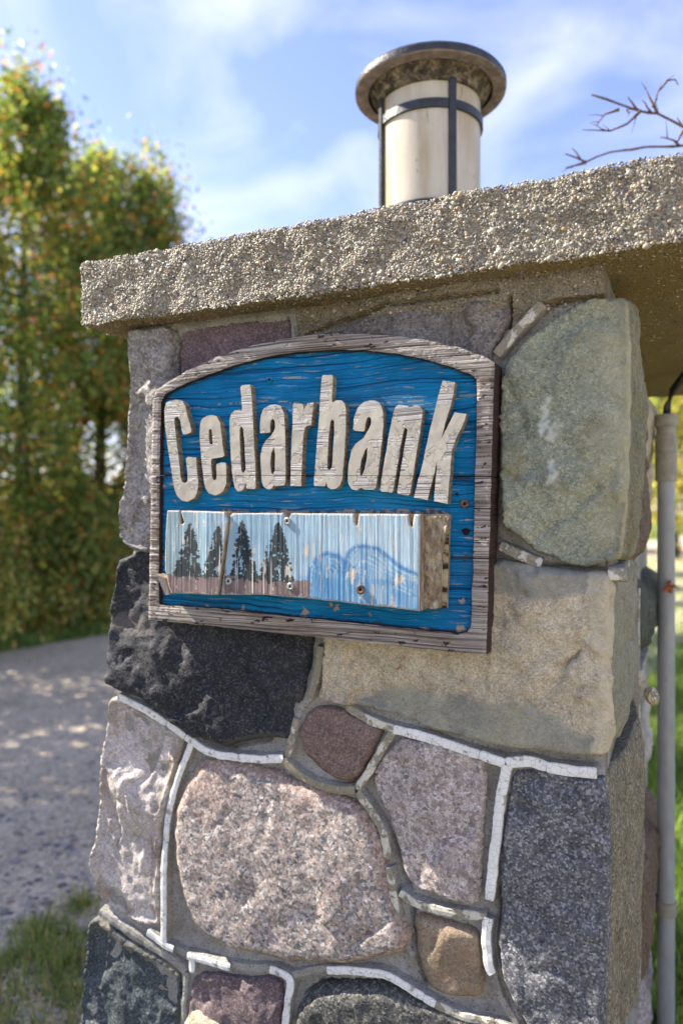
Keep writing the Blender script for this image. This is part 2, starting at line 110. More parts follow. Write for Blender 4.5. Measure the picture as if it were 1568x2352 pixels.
def fbm(p,o=4,h=.9): return mn.fractal(Vector(p),h,2.1,o)      # about -1..1
class MB:
    def __init__(s): s.v=[]; s.f=[]; s.m=[]
    def add(s,V,Fc,m=0):
        b=len(s.v); s.v+=[tuple(x) for x in V]; s.f+=[tuple(b+i for i in q) for q in Fc]; s.m+=[m]*len(Fc)
    def box(s,a,b,m=0):
        (x0,y0,z0),(x1,y1,z1)=a,b
        s.add([(x0,y0,z0),(x1,y0,z0),(x1,y1,z0),(x0,y1,z0),(x0,y0,z1),(x1,y0,z1),(x1,y1,z1),(x0,y1,z1)],
              [(0,3,2,1),(4,5,6,7),(0,1,5,4),(1,2,6,5),(2,3,7,6),(3,0,4,7)],m)
    def tube(s,pts,rad,n=10,m=0,cap=True):
        pts=[Vector(p) for p in pts]; k=len(pts)
        if not isinstance(rad,(list,tuple)): rad=[rad]*k
        up=Vector((0,0,1)); rings=[]
        for i,p in enumerate(pts):
            d=(pts[min(i+1,k-1)]-pts[max(i-1,0)]).normalized()
            a=d.cross(up if abs(d.z)<.95 else Vector((1,0,0))).normalized(); b=a.cross(d)
            rings.append([p+(a*math.cos(2*math.pi*j/n)+b*math.sin(2*math.pi*j/n))*rad[i] for j in range(n)])
        V=[q for r in rings for q in r]
        Fc=[(i*n+j,i*n+(j+1)%n,(i+1)*n+(j+1)%n,(i+1)*n+j) for i in range(k-1) for j in range(n)]
        Fc=[tuple(reversed(q)) for q in Fc]
        if cap: Fc+=[tuple(range(n)),tuple(reversed(range((k-1)*n,k*n)))]
        s.add(V,Fc,m)
    def lathe(s,prof,c=(0,0,0),n=48,a0=0,a1=2*math.pi,m=0):
        full=abs(a1-a0-2*math.pi)<1e-6; kk=n if full else n+1
        V=[(c[0]+r*math.cos(a0+(a1-a0)*j/n),c[1]+r*math.sin(a0+(a1-a0)*j/n),c[2]+z) for r,z in prof for j in range(kk)]
        Fc=[(i*kk+j,i*kk+(j+1)%kk,(i+1)*kk+(j+1)%kk,(i+1)*kk+j) for i in range(len(prof)-1) for j in range(n)]
        s.add(V,Fc,m)
    def build(s,name,mats,parent=None,smooth=True,angle=None):
        me=bpy.data.meshes.new(name); me.from_pydata(s.v,[],s.f)
        me.polygons.foreach_set('material_index',s.m)
        o=link(name,me,parent,mats)
        if smooth:
            me.polygons.foreach_set('use_smooth',[True]*len(s.f))
            if angle: me.set_sharp_from_angle(angle=R(angle))
        me.update(); return o
# -------- outline -> relief solid
def resample(poly,sp):
    out=[]
    n=len(poly)
    for i in range(n):
        a=np.array(poly[i]); b=np.array(poly[(i+1)%n]); k=max(1,int(round(np.linalg.norm(b-a)/sp)))
        for j in range(k): out.append(a+(b-a)*j/k)
    return np.array(out)
def chaikin(poly):
    o=[]; n=len(poly)
    for i in range(n):
        a=np.array(poly[i]); b=np.array(poly[(i+1)%n]); o+=[a*.88+b*.12,a*.12+b*.88]
    return o
def polyline_dist(P,A,B):
    out=np.full(len(P),1e9)
    AB=B-A; L=(AB**2).sum(1)+1e-12
    for i0 in range(0,len(P),4000):
        p=P[i0:i0+4000,None,:]
        t=np.clip(((p-A[None])*AB[None]).sum(2)/L[None],0,1)
        q=A[None]+AB[None]*t[...,None]
        out[i0:i0+4000]=np.sqrt(((p-q)**2).sum(2).min(1))
    return out
def inside(P,polys):
    r=np.zeros(len(P),bool)
    for A in polys:
        A=np.asarray(A); B=np.roll(A,-1,0)
        for (x0,y0),(x1,y1) in zip(A,B):
            if y0==y1: continue
            c=((y0>P[:,1])!=(y1>P[:,1]))&(P[:,0]<(x1-x0)*(P[:,1]-y0)/(y1-y0)+x0)
            r^=c
    return r
def clip(poly,a,b,keep_left):
    a=np.array(a); b=np.array(b); n=np.array([-(b-a)[1],(b-a)[0]]); n=n if keep_left else -n
    out=[]; k=len(poly)
    for i in range(k):
        p=np.array(poly[i]); q=np.array(poly[(i+1)%k]); dp=(p-a)@n; dq=(q-a)@n
        if dp>=0: out.append(tuple(p))
        if (dp>=0)!=(dq>=0): out.append(tuple(p+(q-p)*dp/(dp-dq)))
    return out
FRONT=lambda a,b,h:(a,-h,b)
def relief(polys,sp,hf,back,mapf=FRONT,rings=1,ringf=None,esp=None,paint=None,ring_h=None):
    """solid whose front follows hf(points,edge distance); skirt goes back to depth 'back'"""
    polys=[resample(p,esp or sp) for p in polys]
    allp=np.concatenate(polys); lo=allp.min(0); hi=allp.max(0)
    xs=np.arange(lo[0],hi[0],sp); ys=np.arange(lo[1],hi[1],sp*.87)
    G=np.array([(x+(sp/2 if j%2 else 0),y) for j,y in enumerate(ys) for x in xs]).reshape(-1,2)
    G+=rng.uniform(-.22,.22,G.shape)*sp
    G=G[inside(G,polys)] if len(G) else G
    A=np.concatenate(polys); B=np.concatenate([np.roll(p,-1,0) for p in polys])
    if len(G):
        d=polyline_dist(G,A,B); G=G[d>.55*sp]
    E=[]; o=0
    for p in polys:
        E+=[(o+i,o+(i+1)%len(p)) for i in range(len(p))]; o+=len(p)
    pts=np.concatenate([allp,G]) if len(G) else allp
    rv,re,rf,_,_,_=delaunay_2d_cdt([Vector(p) for p in pts],E,[],0,1e-6)
    V=np.array([tuple(v) for v in rv]); T=np.array(rf)
    cen=V[T].mean(1); T=T[inside(cen,polys)]
    ar=(V[T[:,1],0]-V[T[:,0],0])*(V[T[:,2],1]-V[T[:,0],1])-(V[T[:,1],1]-V[T[:,0],1])*(V[T[:,2],0]-V[T[:,0],0])
    T=np.where((ar<0)[:,None],T[:,::-1],T)
    used=np.unique(T); remap=-np.ones(len(V),int); remap[used]=np.arange(len(used)); V=V[used]; T=remap[T]
    d=polyline_dist(V,A,B)
    H=hf(V,d)
    e=np.concatenate([T[:,[0,1]],T[:,[1,2]],T[:,[2,0]]]); es=set(map(tuple,e.tolist()))
    bnd=[(i,j) for i,j in es if (j,i) not in es]
    nv=len(V); V3=[mapf(V[i,0],V[i,1],H[i]) for i in range(nv)]
    Fc=[tuple(t) for t in T.tolist()]; mi=[0]*len(Fc)
    nxt={i:j for i,j in bnd}; prv={j:i for i,j in bnd}
    cur={i:i for i,_ in bnd}
    for k in range(1,rings+1):
        t=k/rings; new={}
        for i in cur:
            a,b=V[i]; h=H[i]+(-back-H[i])*t
            if ringf:
                tg=V[nxt.get(i,i)]-V[prv.get(i,i)]; L=np.hypot(*tg)+1e-9; nx,ny=tg[1]/L,-tg[0]/L
                off=ringf(a,b,nx,ny,t,-h); a+=nx*off; b+=ny*off
            new[i]=len(V3); V3.append(mapf(a,b,h))
        for i,j in bnd:
            Fc.append((cur[j],cur[i],new[i],new[j])); mi.append(1)
        cur=new
    col=None
    if paint is not None:
        cf=paint(V,d); col=np.zeros((len(V3),4),np.float32); col[:nv]=cf
    return V3,Fc,mi,col
# ------------------------------------------------------------ materials
class NM:
    def __init__(s,name):
        s.m=bpy.data.materials.new(name); s.m.use_nodes=True; s.t=s.m.node_tree; s.n=s.t.nodes
        s.b=s.n['Principled BSDF']; s.tc=s.n.new('ShaderNodeTexCoord'); s.co=s.tc.outputs['Object']
    def new(s,t,**k):
        n=s.n.new(t)
        for a,b in k.items(): setattr(n,a,b)
        return n
    def L(s,a,b): s.t.links.new(a,b)
    def mapping(s,scale=(1,1,1),loc=(0,0,0),rot=(0,0,0),src=None):
        m=s.new('ShaderNodeMapping'); m.inputs['Scale'].default_value=scale; m.inputs['Location'].default_value=loc; m.inputs['Rotation'].default_value=rot
        s.L(src or s.co,m.inputs[0]); return m.outputs[0]
    def noise(s,scale,detail=4,rough=.55,dist=0,src=None,out='Fac'):
        n=s.new('ShaderNodeTexNoise'); n.inputs['Scale'].default_value=scale; n.inputs['Detail'].default_value=detail; n.inputs['Roughness'].default_value=rough; n.inputs['Distortion'].default_value=dist
        s.L(src or s.co,n.inputs['Vector']); return n.outputs[out]
    def voro(s,scale,feature='F1',out='Color',src=None,rand=1):
        n=s.new('ShaderNodeTexVoronoi',feature=feature); n.inputs['Scale'].default_value=scale
        if 'Randomness' in n.inputs: n.inputs['Randomness'].default_value=rand
        s.L(src or s.co,n.inputs['Vector']); return n.outputs[out]
    def ramp(s,src,stops,interp='LINEAR'):
        r=s.new('ShaderNodeValToRGB'); r.color_ramp.interpolation=interp; e=r.color_ramp.elements
        while len(e)<len(stops): e.new(.5)
        for q,(p,c) in zip(e,stops):
            q.position=p; q.color=c if len(c)==4 else tuple(c)+(1,)
        s.L(src,r.inputs[0]); return r.outputs[0]
    def fac(s,src,a,b): return s.ramp(src,[(a,(0,0,0)),(b,(1,1,1))])
    def mix(s,f,a,b,blend='MIX'):
        m=s.new('ShaderNodeMix',data_type='RGBA',blend_type=blend)
        for i,v in ((0,f),(6,a),(7,b)):
            if isinstance(v,(int,float)): m.inputs[i].default_value=v
            elif isinstance(v,(tuple,list)): m.inputs[i].default_value=tuple(v) if len(v)==4 else tuple(v)+(1,)
            else: s.L(v,m.inputs[i])
        return m.outputs[2]
    def math(s,op,a,b=None,clamp=False):
        m=s.new('ShaderNodeMath',operation=op,use_clamp=clamp)
        for i,v in ((0,a),(1,b)):
            if v is None: continue
            if isinstance(v,(int,float)): m.inputs[i].default_value=v
            else: s.L(v,m.inputs[i])
        return m.outputs[0]
    def bump(s,h,dist,strength=1,prev=None):
        b=s.new('ShaderNodeBump'); b.inputs['Distance'].default_value=dist; b.inputs['Strength'].default_value=strength
        s.L(h,b.inputs['Height'])
        if prev: s.L(prev,b.inputs['Normal'])
        return b.outputs[0]
    def tint(s,col):
        a=s.new('ShaderNodeVertexColor',layer_name='tint')
        return s.mix(a.outputs['Alpha'],col,a.outputs['Color'])
    def done(s,col=None,rough=.8,nrm=None,spec=.3,metal=0):
        b=s.b
        if col is not None:
            if isinstance(col,(tuple,list)): b.inputs['Base Color'].default_value=col if len(col)==4 else tuple(col)+(1,)
            else: s.L(col,b.inputs['Base Color'])
        if isinstance(rough,(int,float)): b.inputs['Roughness'].default_value=rough
        else: s.L(rough,b.inputs['Roughness'])
        b.inputs['Specular IOR Level'].default_value=spec; b.inputs['Metallic'].default_value=metal
        if nrm: s.L(nrm,b.inputs['Normal'])
        return s.m
def sc(c,k): return tuple(x*k for x in c[:3])+(1,)
def stone_mat(name,base,base2,speck,grain=230,seed=0,lo=6,b1=.0035,b2=.0012,contrast=1,patch=None,layer=None,rough=.82):
    m=NM(name); src=m.mapping(loc=(seed*3.1,seed*1.7,seed*2.3))
    big=m.noise(lo,7,.6,.6,src)
    c=m.ramp(big,[(.32,base),(.68,base2)])
    v=m.voro(grain,src=m.mapping((1,1,1),(seed,0,0),(0.3,.2,.1)))
    sx=m.new('ShaderNodeSeparateColor'); m.L(v,sx.inputs[0])
    sp=m.ramp(sx.outputs[0],speck,'LINEAR')
    msk=m.noise(grain*.35,3,.6,0,src)
    c=m.mix(m.ramp(msk,[(.3,(.25*contrast,)*3),(.75,(.75*contrast if contrast<1.3 else .97,)*3)]),c,sp)
    fine=m.noise(grain*2.2,3,.7,0,src)
    c=m.mix(.85,c,m.mix(1,c,m.ramp(fine,[(.3,(.4,)*3),(.52,(1,)*3),(.75,(1.6,)*3)]),'MULTIPLY'))
    mid=m.noise(34,6,.7,.4,src); c=m.mix(.8,c,m.mix(1,c,m.ramp(mid,[(.28,(.62,)*3),(.5,(1.03,)*3),(.74,(1.3,)*3)]),'MULTIPLY'))
    if patch:
        pc,ps,pa,pb=patch
        c=m.mix(m.fac(m.noise(ps,8,.65,.8,m.mapping(loc=(seed+9,4,2))),pa,pb),c,pc)
    dirt=m.noise(22,8,.7,0,src)
    c=m.mix(m.ramp(dirt,[(.25,(.5,)*3),(.42,(0,)*3)]),c,m.mix(.6,c,(.06,.05,.035,1)))
    c=m.tint(c)
    n=m.bump(m.noise(38,9,.62,.3,src),b1*2.6)
    n=m.bump(m.noise(grain*.9,4,.7,0,src),b2*1.5,1,n)
    return m.done(c,rough,n,.25)
g=lambda *a:lin(*a)
def gs(*cs): return [(i/(len(cs)-1),c) for i,c in enumerate(cs)]
M={}
M['grey_granite']=stone_mat('grey granite',g(140,134,130),g(172,166,160),gs(g(75,72,72),g(120,114,112),g(160,154,150),g(196,190,184)),260,1,9)
M['purple_slate']=stone_mat('purple stone',g(96,78,84),g(120,100,104),gs(g(70,58,62),g(104,86,90),g(125,108,110),g(155,140,140)),420,2,7,.0015,.0006)
M['grey_top']=stone_mat('grey brown granite',g(104,100,98),g(135,128,120),gs(g(62,60,62),g(110,104,100),g(140,132,126),g(165,158,152)),330,3,10,.003,.001,patch=(g(120,92,66),14,.58,.72))
M['green']=stone_mat('green grey stone',g(130,132,114),g(156,156,136),gs(g(92,102,94),g(132,138,120),g(152,154,134),g(184,182,158)),360,4,9,.003,.0008,patch=(g(128,116,80),11,.56,.74))
M['black']=stone_mat('black basalt',g(38,39,44),g(58,58,62),gs(g(24,25,30),g(40,41,46),g(55,56,60),g(110,108,108)),420,5,7,.003,.001,patch=(g(80,77,76),9,.64,.8),rough=.7)
M['buff']=stone_mat('buff sandstone',g(170,156,130),g(196,182,156),gs(g(130,118,98),g(172,158,134),g(192,178,152),g(212,202,182)),420,6,6,.0025,.0008,patch=(g(150,96,54),75,.62,.69))
M['beige']=stone_mat('beige gneiss',g(178,167,160),g(202,192,185),gs(g(136,128,124),g(178,168,161),g(200,190,183),g(220,212,206)),380,7,9,.003,.0009,patch=(g(132,116,90),10,.6,.75))
M['brown_diamond']=stone_mat('red brown sandstone',g(108,90,82),g(130,110,100),gs(g(78,62,60),g(112,90,86),g(128,108,102),g(160,142,136)),430,8,9,.0015,.0007)
M['pink']=stone_mat('pink granite',g(154,144,134),g(172,161,150),gs(g(62,68,76),g(112,113,116),g(168,142,130),g(182,166,156),g(214,208,204)),260,9,8,.0011,.0006,1.5,patch=(g(160,124,108),8,.60,.8))
M['pink_white']=stone_mat('rose quartzite',g(152,140,134),g(180,170,164),gs(g(106,92,90),g(146,130,125),g(178,166,160),g(202,194,190)),230,10,8,.0028,.001,1.4,patch=(g(150,116,86),7,.64,.76))
M['dark_corner']=stone_mat('dark speckled granite',g(94,95,99),g(122,122,124),gs(g(48,50,55),g(86,87,92),g(114,114,117),g(186,185,184)),380,11,11,.0035,.0012,1.4)
M['small_brown']=stone_mat('brown sandstone',g(126,110,90),g(146,128,108),gs(g(100,86,70),g(130,112,92),g(146,130,110),g(160,148,130)),430,12,7,.0012,.0006,patch=(g(150,116,84),16,.58,.72))
M['black_green']=stone_mat('black green stone',g(60,67,70),g(86,92,94),gs(g(36,42,46),g(64,71,74),g(86,93,95),g(136,142,142)),420,13,9,.003,.001)
M['purple_low']=stone_mat('dull purple stone',g(98,84,86),g(120,104,104),gs(g(72,60,64),g(104,88,90),g(124,108,108),g(165,152,150)),400,14,8,.0022,.001)
M['dark_low']=stone_mat('charcoal granite',g(70,70,68),g(96,95,90),gs(g(34,35,36),g(70,70,70),g(96,95,90),g(150,146,136)),330,15,9,.002,.001,1.4)
M['side_brown']=stone_mat('brown rough stone',g(92,76,62),g(120,100,82),gs(g(60,50,42),g(96,78,62),g(120,100,84),g(150,130,110)),280,16,10,.004,.0012)
M['side_green']=stone_mat('dark green stone',g(62,66,56),g(84,86,74),gs(g(44,48,42),g(66,70,60),g(84,86,74),g(110,110,96)),300,17,9,.003,.001)
M['flank_tan']=stone_mat('lichen tan flank',g(112,104,88),g(140,130,108),gs(g(70,66,58),g(110,102,86),g(138,128,106),g(176,166,142)),330,21,10,.004,.0012,1.3)
M['flank_olive']=stone_mat('olive flank',g(112,108,84),g(136,130,104),gs(g(84,82,64),g(114,110,86),g(134,128,104),g(156,150,126)),380,22,9,.003,.0009)
M['flank_grey']=stone_mat('grey buff flank',g(126,122,104),g(146,140,120),gs(g(96,94,82),g(128,124,106),g(146,140,122),g(170,164,146)),400,23,8,.003,.0009)
m=NM('mortar'); big=m.noise(16,8,.65); c=m.ramp(big,[(.3,g(142,135,124)),(.55,g(170,166,158)),(.8,g(186,182,175))])
v=m.voro(420); sx=m.new('ShaderNodeSeparateColor'); m.L(v,sx.inputs[0])
c=m.mix(.5,c,m.mix(1,c,m.ramp(sx.outputs[0],[(0,(.5,)*3),(.3,(.9,)*3),(1,(1.25,)*3)]),'MULTIPLY'))
pit=m.voro(160,out='Distance'); c=m.mix(m.ramp(pit,[(.1,(.7,)*3),(.22,(0,)*3)]),c,g(70,64,54))
n=m.bump(m.noise(90,8,.7),.006); n=m.bump(m.noise(420,4,.7),.002,1,n)
M['mortar']=m.done(c,.92,n,.15)
def paint_mat(name,white,bare,lo,hi,seed):
    m=NM(name); src=m.mapping(loc=(seed,seed*2,0))
    w=m.ramp(m.noise(26,6,.6,0,src),[(.3,sc(white,.86)),(.7,white)])
    bc=m.ramp(m.noise(180,5,.7,0,src),[(.3,sc(bare,.65)),(.7,bare)])
    f=m.noise(75,9,.62,.4,src); k=m.fac(f,lo,hi)
    spk=m.fac(m.noise(520,3,.6,0,src),.68,.78)
    k=m.mix(1,k,m.mix(.8,(0,0,0,1),spk),'LIGHTEN')
    cr=m.voro(105,'DISTANCE_TO_EDGE','Distance',m.mapping(loc=(seed*5,1,1)))
    c=m.mix(k,w,bc); c=m.mix(m.ramp(cr,[(.0,(.6,)*3),(.035,(0,)*3)]),c,sc(bare,.35))
    hgt=m.mix(k,(1,1,1,1),m.ramp(m.noise(260,4,.7,0,src),[(0,(0,)*3),(1,(.7,)*3)]))
    return m.done(c,.6,m.bump(hgt,.0016),.35)
M['bead_white']=paint_mat('flaking white joint paint',g(232,230,224),g(186,180,166),.60,.66,1)
M['bead_mid']=paint_mat('worn cream joint paint',g(204,198,182),g(156,146,126),.48,.54,2)
M['bead_tan']=paint_mat('bare tan joint',g(186,180,168),g(150,140,118),.34,.42,3)
# exposed aggregate concrete
m=NM('concrete paste'); c=m.ramp(m.noise(14,9,.65),[(.3,g(140,130,113)),(.7,g(172,162,145))])
c=m.mix(.6,c,m.mix(1,c,m.ramp(m.noise(420,4,.7),[(.3,(.55,)*3),(.7,(1.3,)*3)]),'MULTIPLY'))
ge=m.new('ShaderNodeNewGeometry'); sx=m.new('ShaderNodeSeparateXYZ'); m.L(ge.outputs['Normal'],sx.inputs[0])
c=m.mix(m.ramp(m.math('ADD',sx.outputs[2],m.math('MULTIPLY',m.noise(9,6,.6),.3)),[(0,(0,)*3),(.3,(0,)*3)]),c,g(158,140,104))
c=m.mix(m.ramp(m.math('MULTIPLY',sx.outputs[2],-1),[(.55,(0,)*3),(.85,(1,)*3)]),c,m.mix(m.noise(30,7,.7),g(172,156,122),g(122,109,84)))
lichen=m.mix(1,m.fac(m.noise(7,6,.6,0,m.mapping(loc=(3,3,3))),.36,.6),m.ramp(sx.outputs[2],[(0,(.85,)*3),(.05,(0,)*3)]),'MULTIPLY')
c=m.mix(m.mix(1,lichen,m.ramp(m.math('MULTIPLY',sx.outputs[2],-1),[(.5,(0,)*3),(.8,(1,)*3)]),'MULTIPLY'),c,g(150,130,86))
n=m.bump(m.noise(130,9,.72),.007); n=m.bump(m.voro(260,out='Distance'),.003,1,n)
M['paste']=m.done(c,.93,n,.12)
m=NM('pebble'); c=m.tint(g(150,140,120)); c=m.mix(.35,c,m.mix(1,c,m.ramp(m.noise(600,3,.6),[(.3,(.6,)*3),(.7,(1.25,)*3)]),'MULTIPLY')); M['pebble']=m.done(c,.5,None,.45)
# weathered timber: grain runs along x, layered in z
def grain_coords(m,seed,sx_=2.2,sz=30):
    w=m.noise(5,3,.5,0,m.mapping((1,1,2.2),(seed,0,0)),'Color'); amp_={1:.012,4:.008}.get(seed,.04)
    mx_=m.new('ShaderNodeVectorMath',operation='MULTIPLY_ADD'); m.L(w,mx_.inputs[0]); mx_.inputs[1].default_value=(0,0,amp_); m.L(m.co,mx_.inputs[2])
    return mx_.outputs[0]
def ridges(m,seed,freq,sx_=3):
    gc=grain_coords(m,seed)
    a=m.noise(1,3,.6,0,m.mapping((sx_,sx_,freq),(seed,seed,0),src=gc))
    b=m.noise(1,4,.7,0,m.mapping((sx_*6,6,freq*3.3),(seed+3,0,0),src=gc))
    return a,b
# whitewashed frame
m=NM('weathered white timber'); a,b=ridges(m,1,560,5)
c=m.ramp(a,[(.33,g(84,70,63)),(.44,g(140,128,119)),(.56,g(188,179,170)),(.75,g(212,204,195))])
c=m.mix(m.fac(m.noise(6,5,.6,0,m.mapping((1,1,6))),.5,.72),c,m.mix(1,c,g(190,176,158),'MULTIPLY'))
chip=m.noise(1,6,.62,.2,m.mapping((60,60,150),(5,5,5))); c=m.mix(m.fac(chip,.605,.64),c,g(58,46,46))
c=m.mix(m.ramp(b,[(.30,(.8,)*3),(.40,(0,)*3)]),c,g(84,74,70))
M['frame']=m.done(c,.8,m.bump(m.math('ADD',a,m.math('MULTIPLY',b,.5)),.0042),.2)
m=NM('dark brown stained edge'); a,b=ridges(m,2,300,6); c=m.ramp(b,[(.35,g(38,24,22)),(.6,g(66,46,42)),(.8,g(112,96,90))]); M['edge']=m.done(c,.6,m.bump(a,.003),.35)
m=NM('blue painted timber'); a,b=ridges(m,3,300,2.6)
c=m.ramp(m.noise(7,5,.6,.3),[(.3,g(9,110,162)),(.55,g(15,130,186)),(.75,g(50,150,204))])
c=m.mix(m.ramp(a,[(.36,(.85,)*3),(.46,(0,)*3)]),c,g(5,52,94))  # groove shading put into the colour: darker blue in the grain valleys
fl=m.noise(1,6,.65,.2,m.mapping((26,26,190),(2,2,2))); rid=m.fac(a,.52,.64)
c=m.mix(m.mix(1,m.fac(fl,.555,.61),rid,'MULTIPLY'),c,g(186,174,150))
wash=m.noise(5,7,.65,0,m.mapping((1,1,3),(7,1,1))); c=m.mix(m.ramp(wash,[(.55,(0,)*3),(.8,(.45,)*3)]),c,g(84,110,126))
c=m.tint(c)
M['blue']=m.done(c,.72,m.bump(m.math('ADD',a,m.math('MULTIPLY',b,.28)),.009),.18)
m=NM('cream lettering paint'); a,b=ridges(m,4,620,5)
w=m.ramp(m.noise(18,6,.6),[(.3,g(170,162,147)),(.7,g(190,183,168))])
wood=m.ramp(a,[(.36,g(104,97,92)),(.5,g(178,172,166)),(.66,g(208,203,196))])
pk=m.fac(m.noise(22,7,.6,.3,m.mapping((1,1,1.3),(4,4,1))),.515,.53)
c=m.mix(pk,w,wood)
cr=m.voro(60,'DISTANCE_TO_EDGE','Distance',m.mapping((1.3,1,.8),(2,0,0)))
crm=m.mix(1,m.ramp(cr,[(0,(.7,)*3),(.02,(0,)*3)]),m.fac(m.noise(14,3),.48,.6),'MULTIPLY')
c=m.mix(crm,c,g(92,80,62))
h=m.mix(pk,(1,1,1,1),m.mix(.7,(0,0,0,1),a)); lump=m.noise(34,4,.5)
n=m.bump(h,.0022); n=m.bump(lump,.0012,1,n); M['letter']=m.done(c,.55,n,.3)
m=NM('worn letter side'); c=m.ramp(m.noise(60,6,.7,0,m.mapping((1,1,5))),[(.35,g(92,78,60)),(.6,g(150,138,116))]); M['letter_side']=m.done(c,.8,m.bump(m.noise(120,5),.002),.2)
# painted picture board (vertical grain)
m=NM('painted scene board')
va=m.noise(1,4,.65,0,m.mapping((760,60,9),(1,1,1))); vb=m.noise(1,5,.6,.1,m.mapping((300,30,9),(3,3,3)))
c=m.tint(g(130,180,205))
c=m.mix(.5,c,m.mix(1,c,m.ramp(m.noise(30,6,.6),[(.3,(.8,)*3),(.7,(1.15,)*3)]),'MULTIPLY'))
c=m.mix(m.ramp(va,[(.28,(.8,)*3),(.37,(0,)*3)]),c,g(104,98,92))
c=m.mix(m.fac(vb,.60,.64),c,g(206,198,186))
n=m.bump(m.math('ADD',va,m.math('MULTIPLY',vb,.6)),.003); M['panel']=m.done(c,.65,n,.3)
m=NM('raw splintered wood'); a,b=ridges(m,6,500,12); c=m.ramp(m.noise(110,7,.7,0,m.mapping((1,1,.4))),[(.3,g(118,98,76)),(.48,g(172,152,126)),(.66,g(222,208,182))]); M['raw']=m.done(c,.9,m.bump(m.noise(150,8,.75,.4,m.mapping((1,1,.5))),.008),.1)
m=NM('old backing board'); c=m.ramp(m.noise(60,5,.6,0,m.mapping((.5,1,1.6))),[(.42,g(58,44,30)),(.5,g(156,140,110)),(.7,g(178,164,132))]); M['backing']=m.done(c,.85,m.bump(m.noise(160,5),.002),.2)
m=NM('zinc screw'); c=m.ramp(m.noise(300,5),[(.3,g(120,124,122)),(.6,g(176,182,178))]); M['zinc']=m.done(c,.45,None,.5,.55)
m=NM('rusty screw'); c=m.ramp(m.noise(300,5),[(.3,g(64,44,40)),(.6,g(112,92,84))]); M['rust']=m.done(c,.6,None,.4,.3)
m=NM('dark hole'); M['hole']=m.done(g(22,18,18),.9)
# lamp
m=NM('black lamp metal'); c=m.ramp(m.noise(40,8,.65),[(.35,g(30,31,34)),(.6,g(52,53,56)),(.8,g(92,88,80))]); M['lamp_metal']=m.done(c,.42,m.bump(m.noise(160,5),.001),.5)
m=NM('dusty lamp rim'); c=m.ramp(m.noise(50,8,.65),[(.35,g(104,95,90)),(.6,g(142,130,122)),(.8,g(176,158,130))]); M['lamp_dust']=m.done(c,.7,m.bump(m.noise(160,5),.001),.2)
m=NM('cobwebbed underside'); c=m.ramp(m.noise(60,9,.72,.5),[(.34,g(44,41,40)),(.48,g(88,80,71)),(.58,g(140,126,104)),(.72,g(204,192,168))]); M['lamp_dirty']=m.done(c,.9,m.bump(m.noise(110,8,.7),.006),.1)
m=NM('yellowed acrylic'); a=m.noise(1,6,.6,.3,m.mapping((14,14,4))); c=m.ramp(a,[(.3,g(214,202,176)),(.6,g(232,226,212)),(.8,g(238,234,226))])
c=m.mix(m.fac(m.noise(24,8,.7,.4),.64,.70),c,g(160,116,76))
c=m.mix(m.ramp(m.noise(1,6,.6,.2,m.mapping((40,40,5),(3,3,3))),[(.44,(0,)*3),(.72,(.75,)*3)]),c,g(196,170,124))
c=m.mix(m.fac(m.noise(1,7,.7,.6,m.mapping((22,22,13),(6.2,2.1,7))),.62,.67),c,g(150,104,66))
M['lens']=m.done(c,.28,None,.5); m.b.inputs['Transmission Weight'].default_value=0; m.b.inputs['Subsurface Weight'].default_value=0
tr=m.new('ShaderNodeBsdfTranslucent'); m.L(m.mix(.35,c,g(232,206,150)),tr.inputs[0]); ms=m.new('ShaderNodeMixShader'); ms.inputs[0].default_value=.34
m.L(m.b.outputs[0],ms.inputs[1]); m.L(tr.outputs[0],ms.inputs[2]); m.L(ms.outputs[0],m.n['Material Output'].inputs[0])
# conduit etc
m=NM('grey pvc'); c=m.ramp(m.noise(40,8,.65,0,m.mapping((1,1,.3))),[(.3,g(132,133,132)),(.6,g(152,153,151)),(.8,g(166,166,162))]); c=m.mix(m.fac(m.noise(90,7,.7,0,m.mapping((1,1,.35),(3,3,3))),.66,.74),c,g(104,88,66)); M['pvc']=m.done(c,.45,None,.4)
m=NM('weathered pvc fitting'); c=m.ramp(m.noise(50,8,.65),[(.3,g(128,122,106)),(.65,g(158,152,136))]); M['pvc2']=m.done(c,.6,m.bump(m.noise(200,4),.0008),.3)
m=NM('black rubber'); M['rubber']=m.done(g(24,24,26),.4,None,.4)
m=NM('blue plastic anchor'); M['anchor']=m.done(g(44,84,110),.5)
m=NM('banded shell'); wv=m.noise(1,2,.5,0,m.mapping((60,60,420))); c=m.ramp(wv,[(.4,g(196,182,140)),(.5,g(70,46,32)),(.6,g(206,194,156))]); M['shell']=m.done(c,.3,None,.5)
m=NM('dry brown leaf'); M['dryleaf']=m.done(m.ramp(m.noise(80,5),[(.3,g(112,58,30)),(.7,g(164,96,54))]),.7)
# vegetation and ground
def leaf_mat(name,trans=.45):
    m=NM(name); a=m.new('ShaderNodeVertexColor',layer_name='tint'); m.done(a.outputs['Color'],.55,None,.35)
    tr=m.new('ShaderNodeBsdfTranslucent'); m.L(m.mix(1,a.outputs['Color'],(2.0,1.9,1.0,1),'MULTIPLY'),tr.inputs[0])
    ms=m.new('ShaderNodeMixShader'); ms.inputs[0].default_value=trans+.05
    m.L(m.b.outputs[0],ms.inputs[1]); m.L(tr.outputs[0],ms.inputs[2]); m.L(ms.outputs[0],m.n['Material Output'].inputs[0]); return m.m
M['leaf']=leaf_mat('foliage'); M['grass']=leaf_mat('grass blade',.4)
m=NM('bark'); c=m.ramp(m.noise(1,7,.65,0,m.mapping((30,30,6))),[(.3,g(52,42,36)),(.7,g(112,98,86))]); M['bark']=m.done(c,.9,m.bump(m.noise(1,6,.6,0,m.mapping((60,60,12))),.01),.1)
